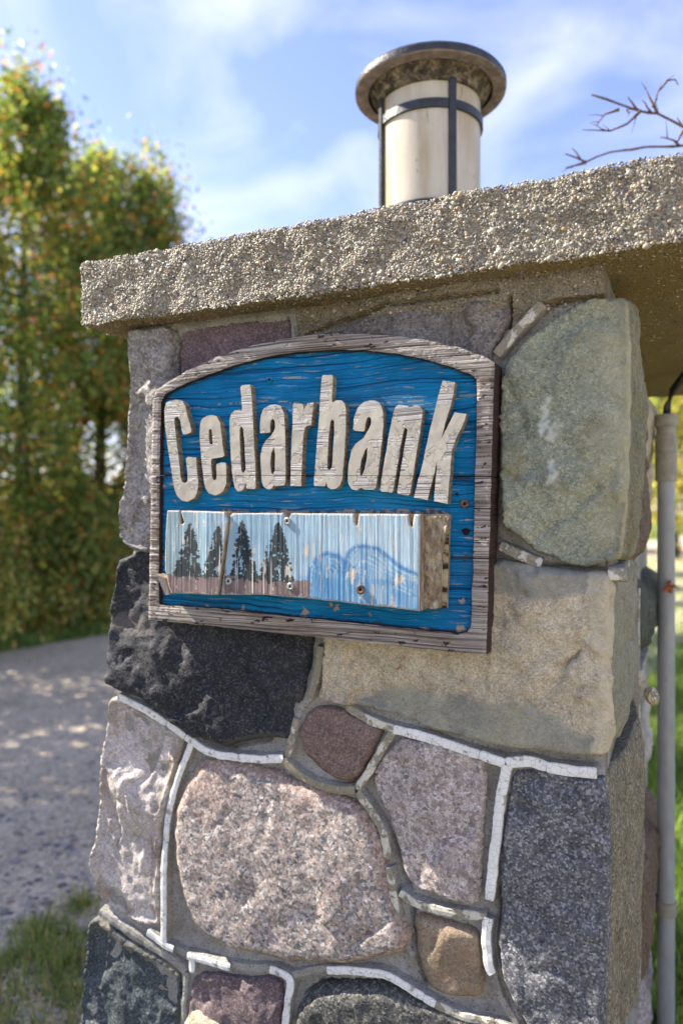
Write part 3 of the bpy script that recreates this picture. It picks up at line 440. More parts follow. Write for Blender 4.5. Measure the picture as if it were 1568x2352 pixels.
m=NM('twig bark'); c=m.ramp(m.noise(120,5),[(.3,g(66,50,42)),(.7,g(128,100,80))]); M['twig']=m.done(c,.8)
m=NM('lawn soil'); c=m.ramp(m.noise(1.3,9,.7),[(.3,g(84,104,46)),(.55,g(112,130,62)),(.75,g(140,150,82))]); c=m.mix(.5,c,m.mix(1,c,m.ramp(m.noise(60,6,.7),[(.3,(.5,)*3),(.7,(1.3,)*3)]),'MULTIPLY')); M['lawn']=m.done(c,.9,m.bump(m.noise(90,6,.7),.03),.1)
m=NM('gravel drive'); c=m.ramp(m.noise(1.6,8,.65),[(.3,g(186,171,150)),(.55,g(204,189,167)),(.75,g(216,203,182))])
v=m.voro(75); sx=m.new('ShaderNodeSeparateColor'); m.L(v,sx.inputs[0]); c=m.mix(.75,c,m.mix(1,c,m.ramp(sx.outputs[0],[(0,(.5,)*3),(.4,(.9,)*3),(1,(1.35,)*3)]),'MULTIPLY'))
c=m.mix(m.fac(m.noise(9,8,.7),.58,.75),c,g(134,122,112))
n=m.bump(m.voro(75,out='Distance'),.012); n=m.bump(m.noise(20,6),.02,1,n); M['gravel']=m.done(c,.9,n,.15)
m=NM('loose stone'); c=m.tint(g(140,136,134)); M['loose']=m.done(c,.75,None,.3)
# ------------------------------------------------------------ ground and drive
DIRX,DIRY=.545,.838
def ground_sheet(name,poly,z,mat):
    o=link(name,mesh(name,[(x,y,z) for x,y in poly],[tuple(range(len(poly)))],False),None,mat); o['kind']='structure'; return o
ground_sheet('ground',[(-600,-600),(600,-600),(600,600),(-600,600)],0,M['lawn'])
nx_,ny_=-DIRY,DIRX                                   # towards the far side of the drive
def drv(q,w): return (-.62+q*DIRX+w*nx_, 1.2+q*DIRY+w*ny_)
FARW=5.05
ap=[(3.2+3*math.cos(a)*1.0-1.2+.3*fbm((math.cos(a)*3,math.sin(a)*3,2),3)+(2.2 if math.cos(a)>0 else -1.5)*abs(math.cos(a)),-7.0+7.75*math.sin(a)*(1 if math.sin(a)<0 else .98)) for a in np.linspace(0,2*math.pi,60,endpoint=False)]
ground_sheet('gravel_bounce_sheet',ap,.008,M['gravel'])  # unseen gravel added to bounce sunlight onto pillar face and cap underside
qs=np.linspace(-14,40,160)
near=[drv(q,-.05+.10*fbm((q*.9,0,0),3)) for q in qs]; far=[drv(q,FARW+.16*fbm((q*.7,9,0),3)) for q in qs]
V=[(x,y,.004) for x,y in near]+[(x,y,.004) for x,y in far]; n_=len(qs)
o=link('gravel_road',mesh('gravel_road',V,[(i,i+1,n_+i+1,n_+i) for i in range(n_-1)],False),None,M['gravel']); o['kind']='structure'
# ------------------------------------------------------------ pillar
PIL=empty('stone_pillar',(0,1,0),-R(25),'field stone gate pillar with raised white mortar joints and a pebbly concrete cap','pillar')
SEED=[0]
def chips(V,r,cell,slope,step):
    lo=V.min(0)-.02; hi=V.max(0)+.02; n=max(4,int((hi-lo).prod()/(cell*cell)))
    c=r.uniform(lo,hi,(n,2)); g_=r.normal(0,slope,(n,2)); o=r.normal(0,step,n)
    Wp=V+np.array([(fbm((x*30,y*30,cell*99),3)*cell*.35,fbm((x*30+7,y*30,cell*99),3)*cell*.35) for x,y in V])
    D=((Wp[:,None]-c[None])**2).sum(2); i=D.argsort(1)[:,:2]; a=np.sqrt(np.take_along_axis(D,i,1)); rows=np.arange(len(V))
    h0=((V-c[i[:,0]])*g_[i[:,0]]).sum(1)+o[i[:,0]]; h1=((V-c[i[:,1]])*g_[i[:,1]]).sum(1)+o[i[:,1]]
    w=np.clip(.5+(a[:,1]-a[:,0])/(cell*.22),.5,1); return h0*w+h1*(1-w)
def facet_h(V,d,edge,prot,seed,amp,nf,fl,fine):
    r=np.random.default_rng(seed); lo=V.min(0); hi=V.max(0); cc=(lo+hi)/2; ext=(hi-lo).max()/2
    e=np.clip(d/edge,0,1); dome=1-(1-e)**2.2
    h=prot*dome
    if nf:
        pl=np.full(len(V),1e9)
        for k in range(nf):
            a=r.uniform(0,2*math.pi); sl=r.uniform(.05,fl); off=r.uniform(-.5,1.0)*ext
            q=(V-cc)@np.array([math.cos(a),math.sin(a)])
            pl=np.minimum(pl,-(np.maximum(q-off,0))*sl)
        h=h+np.maximum(pl,-.022)*np.clip(d/.01,0,1)
    N=np.array([fbm((x*14+seed,y*14,seed*.7),5,.8)*amp*.6+mn.turbulence(Vector((x*55,y*55,seed)),3,True)*fine-abs(fbm((x*26,y*26,seed*1.3),3))*amp*.5 for x,y in V])
    k=min(1,amp/.006)
    N=N+(chips(V,r,.075,.085,.0016)+chips(V,r,.026,.07,.0006))*k
    return h-.003+N*np.clip(d/.006,0.35,1)
def make_stone(key,poly,mat,prot=.016,edge=.02,depth=.06,sp=.0045,amp=.004,nf=4,fl=.16,fine=.0012,rings=3,side=None,paint=None,label=None,mapf=FRONT,parent=PIL,smat=None,grooves=None):
    SEED[0]+=1; sd=SEED[0]
    P0=chaikin(poly); pr=resample(P0,sp)
    cen=pr.mean(0); out=[]
    for x,y in pr:
        dv=np.array([x,y])-cen; L=np.hypot(*dv)+1e-9
        k=fbm((x*45,y*45,sd*3.3),4)*.0028+fbm((x*12,y*12,sd),2)*.002+.0012
        out.append(np.array([x,y])+dv/L*k)
    def hf(V,d):
        h=facet_h(V,d,edge,prot,sd*11+3,amp,nf,fl,fine)
        if grooves:
            Wv=V+np.array([(fbm((x*60,y*60,3),3)*.003,fbm((x*60,y*60,6),3)*.003) for x,y in V])
            for gl in GROOVES[grooves]:
                A=np.array(gl[:-1]); B=np.array(gl[1:]); h=h-.007*np.clip(1-polyline_dist(Wv,A,B)/.004,0,1)
                # the piece on one side has flaked away
                n_=np.array([-(gl[-1][1]-gl[0][1]),gl[-1][0]-gl[0][0]]); n_=n_/np.hypot(*n_); q=(Wv-np.array(gl[0]))@n_; L=np.hypot(gl[-1][0]-gl[0][0],gl[-1][1]-gl[0][1])
                h=h-.005*np.clip(q/.002,0,1)*np.clip(1-q/.022,0,1)*np.clip(1-polyline_dist(Wv,A,B)/.022,0,1)
        return h
    def rf(a,b,nx,ny,t,y):
        k=-.0
        if side and nx>.45:
            k+=side*math.sin(math.pi*min(1,t*1.05))+fbm((y*14,b*14,sd),4)*.006+mn.turbulence(Vector((y*60,b*60,sd)),3,True)*.002
        return k
    V,Fc,mi,col=relief([out],sp,hf,depth,mapf,rings,rf,paint=paint)
    o=link('stone',mesh('stone',V,Fc,True,mi if smat else [0]*len(Fc),col),parent,[mat,M[smat]] if smat else mat)
    if label: o['label']=label
    return o
def band(fn): return fn
def wn3(x,y,s=0,f=20): return fbm((x*f,y*f,s),4)
def rgba(c,a): return (c[0],c[1],c[2],a)
def paint_green(V,d):
    out=np.zeros((len(V),4)); xr=V[:,0].max()
    for i,(x,y) in enumerate(V):
        a=max(0,1-(xr-x)/.05+wn3(x,y,1,18)*.7)*.55; out[i]=rgba(g(176,168,138),min(.6,max(0,a)))
        for pl in DROP:
            for (p,q) in zip(pl[:-1],pl[1:]):
                p_=np.array(p); q_=np.array(q); t=np.clip(((x-p_[0])*(q_-p_)[0]+(y-p_[1])*(q_-p_)[1])/((q_-p_)@(q_-p_)),0,1); dd=np.hypot(x-(p_+(q_-p_)*t)[0],y-(p_+(q_-p_)*t)[1])
                w=.0055+.003*wn3(x,y,2,90)
                if dd<w: out[i]=rgba(g(206,208,200),max(.15,min(.7,.55+.9*wn3(x,y,6,160))))
    return out
def paint_buff(V,d):
    out=np.zeros((len(V),4)); bx=[p[0] for p in BUFFB]; bz=[p[1] for p in BUFFB]
    for i,(x,y) in enumerate(V):
        k=np.interp(x,bx,bz)+.010*wn3(x,y,4,26)-y
        if k>0: out[i]=rgba(g(124,131,122) if wn3(x,y,9,14)>-.15 else g(104,113,111),min(.6,k/.022))
        k2=y-(1.150+.018*wn3(x,y,7,14))
        if k2>0: out[i]=rgba(g(124,126,120),min(.7,k2/.010))
        if abs(x-.335)<.012+.01*wn3(x,y,2,20): out[i]=rgba(g(190,180,154),.5)
    return out
def paint_beige(V,d):
    out=np.zeros((len(V),4))
    for i,(x,y) in enumerate(V):
        if 1-d[i]/.02>0 and wn3(x,y,3,20)>.05: out[i]=rgba(g(124,104,80),.45)
    return out
def paint_pink(V,d):
    out=np.zeros((len(V),4)); top=V[:,1].max()
    for i,(x,y) in enumerate(V):
        k=wn3(x,y,5,12)+ (y-top+.07)*9
        if k>.25: out[i]=rgba(g(148,112,98),min(.3,(k-.25)*.7))
        if d[i]<.012: out[i]=rgba(g(140,108,86),.4)
    return out
def paint_blk(V,d):
    out=np.zeros((len(V),4)); lo=V.min(0); hi=V.max(0)
    for i,(x,y) in enumerate(V):
        cx,cy=-.365,1.075; rr=((x-cx)/.05)**2+((y-cy)/.022)**2+wn3(x,y,3,22)*.6
        if rr<1: out[i]=rgba(g(128,120,114),.4*min(1,(1-rr)*3))
        if d[i]<.010 and y<1.0: out[i]=rgba(g(96,92,86),.35)
    return out
def paint_bg(V,d):
    out=np.zeros((len(V),4)); top_=~inside(V+np.array([(.004,.017+.009*wn3(x,y,2,30)) for x,y in V]),[STONES['black_green']])
    
    for i,(x,y) in enumerate(V):
        if top_[i] and x<-.27: out[i]=rgba(g(140,133,116),max(0,min(.7,.5+wn3(x,y,3,40))))
    return out
LAB={'grey_granite':'grey granite quoin stone','purple_slate':'purple stone under the cap','grey_top':'brown stained grey stone under the cap','green':'greenish stone with white droppings','black':'black stone below the sign','buff':'buff stone with rust specks','beige':'rough beige quoin stone','brown_diamond':'small diamond shaped red brown stone','pink':'largest stone, pink speckled granite','pink_white':'rose and white quartzite stone','dark_corner':'tall dark speckled corner stone','small_brown':'small brown stone','black_green':'black green stone at bottom corner','purple_low':'dull purple stone at the bottom','dark_low':'charcoal granite stone at the bottom'}
KW={'grey_granite':dict(prot=.022,amp=.007,fl=.3,nf=6,edge=.008,depth=.16,paint=None),
'purple_slate':dict(prot=.008,amp=.0012,nf=2,fl=.05,edge=.005,fine=.0006),
'grey_top':dict(prot=.012,amp=.006,edge=.009),
'green':dict(prot=.019,amp=.005,nf=3,fl=.05,edge=.004,smat='flank_olive',depth=.17,side=.010,grooves='green',rings=22,paint=paint_green),
'black':dict(prot=.024,amp=.006,nf=5,fl=.16,edge=.012,depth=.16,paint=paint_blk),
'buff':dict(prot=.020,amp=.0045,nf=4,fl=.10,edge=.007,depth=.42,side=.006,smat='flank_grey',grooves='buff',rings=36,paint=paint_buff),
'beige':dict(prot=.022,amp=.0065,nf=7,fl=.32,edge=.009,grooves='beige',depth=.18,paint=paint_beige),
'brown_diamond':dict(prot=.010,amp=.0028,nf=3,fl=.08,edge=.010),
'pink':dict(grooves='pink',prot=.018,amp=.0014,nf=3,fl=.06,edge=.020,paint=paint_pink),
'pink_white':dict(prot=.013,amp=.0032,nf=4,fl=.12,edge=.007),
'dark_corner':dict(prot=.018,amp=.0042,nf=4,fl=.10,edge=.007,depth=.45,side=.022,smat='flank_tan',rings=40),
'small_brown':dict(prot=.009,amp=.0018,nf=2,fl=.06,edge=.012),
'black_green':dict(prot=.020,amp=.007,nf=4,fl=.2,edge=.007,depth=.16,paint=paint_bg),
'purple_low':dict(prot=.011,amp=.0045,nf=3,fl=.1,edge=.008),
'dark_low':dict(prot=.015,amp=.003,nf=2,fl=.08,edge=.015)}
for k,p in STONES.items(): make_stone(k,p,M[k],label=LAB[k],**KW[k])
# course below the picture, then the other three faces
for i,(x0,x1,z0,z1,mk) in enumerate([(-.475,-.30,.04,.40,'beige'),(-.285,-.06,.04,.52,'buff'),(-.045,.15,.05,.42,'pink_white'),(.165,.345,.03,.52,'grey_granite')]):
    make_stone('low',[(x0,z0),(x1,z0+.01),(x1-.006,z1-.02),(x0+.012,z1)],M[mk],sp=.009,depth=.12,rings=3)
def left_x(z): return float(np.interp(z,[0,.43,1.0,1.53],[-.47,-.44,-.388,-.352]))
XR=.338
RMAP=lambda a,b,h:(XR+h,a,b)
LMAP=lambda a,b,h:(left_x(b)+.02-h,-a,b)
BMAP=lambda a,b,h:(-a,1.0+h,b)
mk_r=random.Random(3)
side_list=[((.20,.62,1.16,1.50),'side_brown',.03),((.66,.99,1.22,1.50),'buff',.02),((.20,.50,.55,.62),'beige',.012),
 ((.46,.98,.98,1.13),'side_green',.034),((.47,.99,.66,.95),'beige',.02),((.48,.98,.36,.63),'side_brown',.03),((.05,.44,.05,.32),'grey_granite',.02),((.48,.98,.05,.33),'pink_white',.02)]
for (t0,t1,z0,z1),mk,pr in side_list:
    make_stone('side',[(t0+.01,z0),(t1,z0+.02),(t1-.01,z1-.03),(t1-.06,z1),(t0,z1-.005)],M[mk],sp=.011,prot=pr,edge=.05,amp=.008,nf=5,fl=.25,depth=.03,rings=2,mapf=RMAP)
for r0 in range(5):
    z0=.03+r0*.3; a=-.98
    while a<-.22:
        w=mk_r.uniform(.2,.36); b=min(a+w,-.2)
        if b-a>.09: make_stone('left',[(a+.01,z0+.01),(b-.015,z0),(b,z0+.26),(a+.02,z0+.275)],M[mk_r.choice(['pink','beige','grey_granite','buff','purple_low','dark_corner'])],sp=.016,prot=.02,edge=.04,amp=.006,depth=.03,rings=2,mapf=LMAP)
        a=b+.012
    a=-.33
    while a<.40:
        w=mk_r.uniform(.2,.34); b=min(a+w,.40)
        if b-a>.09: make_stone('back',[(a+.01,z0+.01),(b-.015,z0),(b,z0+.26),(a+.02,z0+.275)],M[mk_r.choice(['pink','beige','grey_granite','buff','purple_low','dark_corner'])],sp=.016,prot=.02,edge=.04,amp=.006,depth=.03,rings=2,mapf=BMAP)
        a=b+.012
# mortar bed: front sheet with relief rising towards the raised joints, plus plain body behind
segA=[];segB=[]
for pl,w,q in BEADS:
    for a,b in zip(pl[:-1],pl[1:]): segA.append(a); segB.append(b)
segA=np.array(segA); segB=np.array(segB)
nxg,nzg=280,560
zz=np.linspace(0,1.534,nzg); V=[]; P2=[]
for z in zz:
    x0=left_x(z)+.012; 
    for i in range(nxg): P2.append((x0+(XR-.002-x0)*i/(nxg-1),z))
P2=np.array(P2); dd=polyline_dist(P2,segA,segB)
SE=[];SF=[]
for p in STONES.values():
    q=resample(p,.02); SE.append(q); SF.append(np.roll(q,-1,0))
ds=polyline_dist(P2,np.concatenate(SE),np.concatenate(SF)); ins=np.zeros(len(P2),bool)
for p in STONES.values(): ins|=inside(P2,[p])
ds[ins]=0
Y=.012-.008*np.exp(-(dd/.011)**2)-.004*np.clip(1-ds/.012,0,1)
Y-=.013*np.clip((P2[:,1]-1.482+.05*(P2[:,0]<-.0)*0)/.02,0,1)*np.clip((P2[:,0]-.02)/.05,0,1)
Y-=.012*np.clip((P2[:,1]-1.505)/.02,0,1)
Y+=np.array([fbm((x*40,z*40,1),4)*.0025+fbm((x*11,z*11,8),3)*.002 for x,z in P2])
CA=np.array([p for l in GAPS for p in l[:-1]]); CB=np.array([p for l in GAPS for p in l[1:]]); PW_=P2+np.array([(fbm((x*50,z*50,3),3)*.0022,fbm((x*50,z*50,6),3)*.0022) for x,z in P2])
Y+=.016*np.clip(1-polyline_dist(PW_,CA,CB)/.0032,0,1)**.7
V=[(x,y,z) for (x,z),y in zip(P2,Y)]
Fq=np.array([(j*nxg+i,j*nxg+i+1,(j+1)*nxg+i+1,(j+1)*nxg+i) for j in range(nzg-1) for i in range(nxg-1)])
V_MORT=V
zf=np.array([z for x,z in P2])[Fq].mean(1); xf=np.array([x for x,z in P2])[Fq].mean(1)
link('mortar_bed',mesh('mortar_bed',V,Fq,True,((zf>1.487+.006*np.sin(xf*70))&(xf>-.07)).astype(int)),PIL,[M['mortar'],M['paste']])
edge=[V[j*nxg+nxg-1] for j in range(nzg)]
mb0=MB(); mb0.add(edge+[(x+.001,.05,z) for x,y,z in edge],[(i,nzg+i,nzg+i+1,i+1) for i in range(nzg-1)]); mb0.build('mortar_return',M['paste'],PIL,True)
mb=MB(); 
def ring_pts(z): x0=left_x(z)+.014; return [(x0,.03,z),(XR-.001,.03,z),(XR-.001,.99,z),(x0+.02,.99,z)]
zs=np.linspace(-.02,1.533,12); V=[p for z in zs for p in ring_pts(z)]
mb.add(V,[(4*k+i,4*k+(i+1)%4,4*k+4+(i+1)%4,4*k+4+i) for k in range(11) for i in range(4)]+[(3,2,1,0),(44,45,46,47)])
mb.build('mortar_body',M['mortar'],PIL,False)
def smooth_line(pl,sp):
    p=[np.array(q) for q in pl]
    o=[]
    for i in range(len(p)-1):
        p0=p[max(i-1,0)];p1=p[i];p2=p[i+1];p3=p[min(i+2,len(p)-1)]; k=max(2,int(np.linalg.norm(p2-p1)/sp))
        for j in range(k):
            t=j/k; o.append(.5*((2*p1)+(-p0+p2)*t+(2*p0-5*p1+4*p2-p3)*t*t+(-p0+3*p1-3*p2+p3)*t**3))
    o.append(p[-1]); return np.array(o)
def bead_piece(pts,w,mats,sd,mapf=FRONT,proud=.006,base=.014):
    n=len(pts); V=[]
    for i,p in enumerate(pts):
        tg=pts[min(i+1,n-1)]-pts[max(i-1,0)]; tg=tg/(np.hypot(*tg)+1e-9); nr=np.array([-tg[1],tg[0]])
        k=1.2*fbm((p[0]*60,p[1]*60,sd),4)-(.9 if i in(0,n-1) else .2 if i in(1,n-2) else 0); k2=1.2*fbm((p[0]*60,p[1]*60,sd+5),4)-(.9 if i in(0,n-1) else .2 if i in(1,n-2) else 0); hh=proud+fbm((p[0]*50,p[1]*50,sd+9),2)*.0012
        a=p+nr*(w/2+.0009*k); b=p-nr*(w/2+.0009*k2); a2=p+nr*(w*.5+.0035); b2=p-nr*(w*.5+.0035); mid=p+nr*.0
        V+=[mapf(*a2,-base),mapf(*a,hh-.0015),mapf(*(a*.85+p*.15),hh),mapf(*mid,hh+.0006),mapf(*(b*.85+p*.15),hh),mapf(*b,hh-.0015),mapf(*b2,-base)]
    Fc=[];mi=[]
    for i in range(n-1):
        for j in range(6):
            Fc.append((i*7+j,i*7+j+1,(i+1)*7+j+1,(i+1)*7+j)); mi.append(1 if j in(0,5) else 0)
    Fc.append(tuple(range(6,-1,-1))); mi.append(1); Fc.append(tuple(range((n-1)*7,n*7))); mi.append(1)
    o=link('mortar_bead',mesh('mortar_bead',V,Fc,False,mi),PIL,mats); 
    return o
br=random.Random(11)
for bi,(pl,w,q) in enumerate(BEADS):
    pts=smooth_line(pl,.003); i=0
    front=M['mortar'] if q<0 else M['bead_tan'] if q<.3 else M['bead_mid'] if q<.65 else M['bead_white']
    while i<len(pts)-3:
        k=br.randint(16,60) if q>=0 else 999; j=min(len(pts)-1,i+k)
        if len(pts)-1-j<5: j=len(pts)-1
        seg=pts[i:j+1].copy()
        if i>0: seg[0]=seg[0]*.9+seg[1]*.1
        bead_piece(seg,w*br.uniform(.98,1.05),[front,M['mortar']],bi*7+i,proud=br.uniform(.0055,.0065) if q>=0 else .001)
        i=j
# joints on the right flank
for pl in ([(.17,1.50),(.185,1.40),(.21,1.30),(.19,1.18),(.30,1.13)],[(.45,1.12),(.44,1.0),(.46,.9),(.45,.80)],[(.64,1.5),(.645,1.2)],[(.455,.80),(.47,.65),(.46,.4)],[(.45,.965),(.98,.96)]):
    pts=smooth_line(pl,.012)
    for i in range(0,len(pts)-2,9): bead_piece(pts[i:i+10],.009,[M['bead_mid'],M['mortar']],90+i,RMAP,.012)
# ------------------------------------------------------------ cap
C0=(-.414,-.05,CAMZ+.283); C1=(.43,1.083,CAMZ+.379)
def slab(a,b,sp):
    n=[max(2,int(round((b[i]-a[i])/sp[i]))) for i in range(3)]; idx={}; V=[]; Fc=[]
    def vid(i,j,k):
        if (i,j,k) not in idx:
            idx[(i,j,k)]=len(V); p=[a[q]+(b[q]-a[q])*(i,j,k)[q]/n[q] for q in range(3)]
            ext=sum((i in(0,n[0]),j in(0,n[1]),k in(0,n[2])))
            cc=[(a[q]+b[q])/2 for q in range(3)]
            v=Vector(p)
            off=Vector((fbm((p[0]*22,p[1]*22,p[2]*22),4),fbm((p[0]*22+9,p[1]*22,p[2]*22),4),fbm((p[0]*22,p[1]*22+5,p[2]*22),4)))*.0028
            for q,e in enumerate(((i,n[0]),(j,n[1]),(k,n[2]))):
                if e[0] in (0,e[1]) and ext>=2: v[q]+=(-1 if e[0] else 1)*(.0022+.002*abs(off[0])/.002)
            V.append(tuple(v+off))
        return idx[(i,j,k)]
    for i in range(n[0]):
        for j in range(n[1]):
            Fc.append((vid(i,j,0),vid(i,j+1,0),vid(i+1,j+1,0),vid(i+1,j,0))); Fc.append((vid(i,j,n[2]),vid(i+1,j,n[2]),vid(i+1,j+1,n[2]),vid(i,j+1,n[2])))
    for i in range(n[0]):
        for k in range(n[2]):
            Fc.append((vid(i,0,k),vid(i+1,0,k),vid(i+1,0,k+1),vid(i,0,k+1))); Fc.append((vid(i,n[1],k),vid(i,n[1],k+1),vid(i+1,n[1],k+1),vid(i+1,n[1],k)))
    for j in range(n[1]):
        for k in range(n[2]):
            Fc.append((vid(0,j,k),vid(0,j,k+1),vid(0,j+1,k+1),vid(0,j+1,k))); Fc.append((vid(n[0],j,k),vid(n[0],j+1,k),vid(n[0],j+1,k+1),vid(n[0],j,k+1)))
    return mesh('capstone',V,np.array(Fc))
CAP=link('capstone',slab(C0,C1,(.006,.011,.006)),PIL,M['paste']); CAP['label']='pebbly exposed aggregate concrete cap'
# the pebbles showing at the surface of the cap
bm=bmesh.new(); bmesh.ops.create_icosphere(bm,subdivisions=1,radius=1); icoV=np.array([tuple(v.co) for v in bm.verts]); icoF=np.array([[v.index for v in f.verts] for f in bm.faces]); bm.free()
bm=bmesh.new(); bmesh.ops.create_icosphere(bm,subdivisions=2,radius=1); ico2V=np.array([tuple(v.co) for v in bm.verts]); ico2F=np.array([[v.index for v in f.verts] for f in bm.faces]); bm.free()
PCOL=np.array([g(*c) for c in [(176,164,138),(190,180,158),(164,150,126),(214,206,188),(148,140,126),(118,114,110),(92,91,92),(66,67,72),(178,152,112),(156,128,98),(132,106,92),(182,178,170),(126,122,112),(202,192,166)]])
PW=np.array([10,10,9,6,8,6,4,2.5,7,4,2,6,6,8]); PW=PW/PW.sum()
def pebbles(name,C,N,rad,parent,mat,flat=.62,cols=PCOL,w=PW,base=(icoV,icoF)):
    n=len(C); bv,bf=base; nv=len(bv)
    A=rng.normal(size=(n,3)); A/=np.linalg.norm(A,axis=1)[:,None]
    U=np.cross(N,A); U/=np.linalg.norm(U,axis=1)[:,None]; Wv=np.cross(N,U)
    s=np.stack([rad*rng.uniform(.75,1.45,n),rad*rng.uniform(.7,1.1,n),rad*rng.uniform(flat*.8,flat*1.2,n)],1)
    B=bv[None]*(1+rng.uniform(-.17,.17,(n,nv,1)))
    V=C[:,None]+B[...,0:1]*s[:,None,0:1]*U[:,None]+B[...,1:2]*s[:,None,1:2]*Wv[:,None]+B[...,2:3]*s[:,None,2:3]*N[:,None]
    Fc=(bf[None]+np.arange(n)[:,None,None]*nv).reshape(-1,3)
    ci=rng.choice(len(cols),n,p=w); cc=cols[ci].copy(); cc[:,:3]*=rng.uniform(.58,.92,(n,1)); cc[:,3]=1
    col=np.repeat(cc,nv,0)
    o=link(name,mesh(name,V.reshape(-1,3),Fc,True,None,col),parent,mat); o['kind']='stuff'; return o
def scat(n,a,b,axis,val,nsign):
    P_=np.zeros((n,3)); ax=[q for q in range(3) if q!=axis]
    for q,l,h in zip(ax,a,b): P_[:,q]=rng.uniform(l,h,n)
    P_[:,axis]=val; N=np.zeros((n,3)); N[:,axis]=nsign; N+=rng.normal(0,.22,(n,3)); N/=np.linalg.norm(N,axis=1)[:,None]; return P_,N
def crackx(z): return -.045+.01*math.sin(z*90)+.0-(z-1.58)*.12
parts=[scat(33000,(C0[0],C0[2]),(C1[0],C1[2]),1,C0[1],-1),scat(7000,(C0[0],C0[1]),(C1[0],.16),2,C1[2],1),scat(1500,(C0[1],C0[2]),(.5,C1[2]),0,C0[0],-1),scat(1500,(C0[1],C0[2]),(C1[1],C1[2]),0,C1[0],1),scat(2300,(C0[0],C0[1]),(C1[0],.02),2,C0[2],-1),scat(700,(.33,0),(C1[0],.6),2,C0[2],-1),scat(3500,(C0[0],.16),(C1[0],C1[1]),2,C1[2],1)]
C=np.concatenate([p[0] for p in parts]); N=np.concatenate([p[1] for p in parts])
C+=np.array([(fbm((p[0]*22,p[1]*22,p[2]*22),4),fbm((p[0]*22+9,p[1]*22,p[2]*22),4),fbm((p[0]*22,p[1]*22+5,p[2]*22),4)) for p in C])*.0028
nu=1100; ux=rng.uniform(-.075,.335,nu); uz=rng.uniform(1.492,1.532,nu); iu=[int(round((z/1.534)*(nzg-1)))*nxg+int(np.clip(round((x-left_x(z)-.012)/(XR-.002-left_x(z)-.012)*(nxg-1)),0,nxg-1)) for x,z in zip(ux,uz)]
C=np.concatenate([C,np.array([V_MORT[i] for i in iu])]); N=np.concatenate([N,np.tile([0,-1.,0],(nu,1))])
rad=np.clip(rng.lognormal(math.log(.00098),.40,len(C)),.0008,.0038); big=rng.random(len(C))<.007; rad[big]*=1.9
kx=np.array([crackx(z) for z in C[:,2]]); keep=~((np.abs(C[:,0]-kx)<.0017)&(C[:,1]<-.03)&(rng.random(len(C))<.9)); C,N,rad=C[keep],N[keep],rad[keep]
pebbles('pebble',C-N*(rad*.02)[:,None],N,rad,CAP,M['pebble'],.5)
# ------------------------------------------------------------ sign
SGN=empty('wooden_sign',(0,1,0),-R(25),'weathered blue wooden name sign with white arched frame and raised cream letters','sign')
K_FRAME,K_FIELD,K_LET,K_PAN=.042,.034,.0455,.066
c1,c2=CRACKS
def gap(cr,dz): return [(cr[0][0]-.2,cr[0][1]+dz-(cr[1][1]-cr[0][1])/(cr[1][0]-cr[0][0])*.2),(cr[1][0]+.2,cr[1][1]+dz+(cr[1][1]-cr[0][1])/(cr[1][0]-cr[0][0])*.2)]
def split3(poly):
    return [clip(poly,*gap(c1,.0006),True),clip(clip(poly,*gap(c1,-.0006),False),*gap(c2,.0005),True),clip(poly,*gap(c2,-.0005),False)]
def wob(poly,sp,amp,f,sd):
    pr=resample(poly,sp); return [(x+fbm((x*f,y*f,sd),3)*amp,y+fbm((x*f,y*f,sd+7),3)*amp) for x,y in pr]
out3=split3(wob(SIGN_OUT,.004,.0009,60,1)); in_w=wob(SIGN_IN,.004,.0008,60,2); in3=split3(in_w)
def blue_paint(V,d):
    out=np.zeros((len(V),4))
    zt=PEEL[0][1]
    for i,(x,y) in enumerate(V):
        if d[i]<.0022+.0018*wn3(x,y,5,60): out[i]=rgba(g(70,62,54),.7)
        zz_=abs(y-(PANEL_TOP(x)+.0035)); k=.0042+.004*wn3(x,y,8,50)
        if zz_<k and -.23<x<.16: out[i]=rgba(g(176,160,140) if wn3(x,y,3,120)>-.1 else g(96,84,74),.85)
        if wn3(x,y,11,42)>.62 and y<1.3: out[i]=rgba(g(186,168,142),.8)
        # worn line where the letters' old guard line ran
        yl=LINE(x)
        if abs(y-yl)<.0009+.0008*wn3(x,y,4,50) and wn3(x,0,5,40)>-.25: out[i]=rgba(g(180,182,176),.75)
    return out
_pt=PANEL_R; PTL=[p for p in PANEL_R if p[1]>1.235]
def PANEL_TOP(x): return 1.2445
L0=(-.235,1.398); 
def LINE(x): return float(np.interp(x,[-.26,-.1,.03,.1,.2],[1.399,1.402,1.388,1.388,1.391]))
for po,pi in zip(out3,in3):
    V,Fc,mi,col=relief([pi],.0032,lambda V,d:K_FIELD+np.array([fbm((x*9,y*60,2),3)*.0007 for x,y in V]),-.004,paint=blue_paint)
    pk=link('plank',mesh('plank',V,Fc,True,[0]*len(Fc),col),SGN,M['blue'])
    # frame portion: outer minus field, bevelled outwards
    def fh(V,d):
        r=np.array([fbm((x*8,y*190,4),3)*.0009 for x,y in V]); return K_FRAME-.0012*np.clip(1-d/.002,0,1)+r
    def frf(a,b,nx,ny,t,y): return 0
    # cut the hole, keeping crack edges straight
    halves=[None] if po is not out3[1] else [True,False]
    for hv in halves:
        a_,b_=(po,pi) if hv is None else (clip(po,(-.04,0),(-.04,3),hv),clip(pi,(-.04,0),(-.04,3),hv))
        V,Fc,mi,col=relief([a_,b_],.0034,fh,-.002,rings=2)
        fr_=link('frame_border',mesh('frame_border',V,Fc,False,mi),pk,[M['frame'],M['edge']])
order=[('C',0),('e',0),('d',0),('a',0),('r',0),('b',0),('a2',0),('n',0),('k',0)]
def let_h(V,d,seed,up=0):
    return K_LET+up+np.array([fbm((x*40,y*40,seed),4)*.0003 for x,y in V])
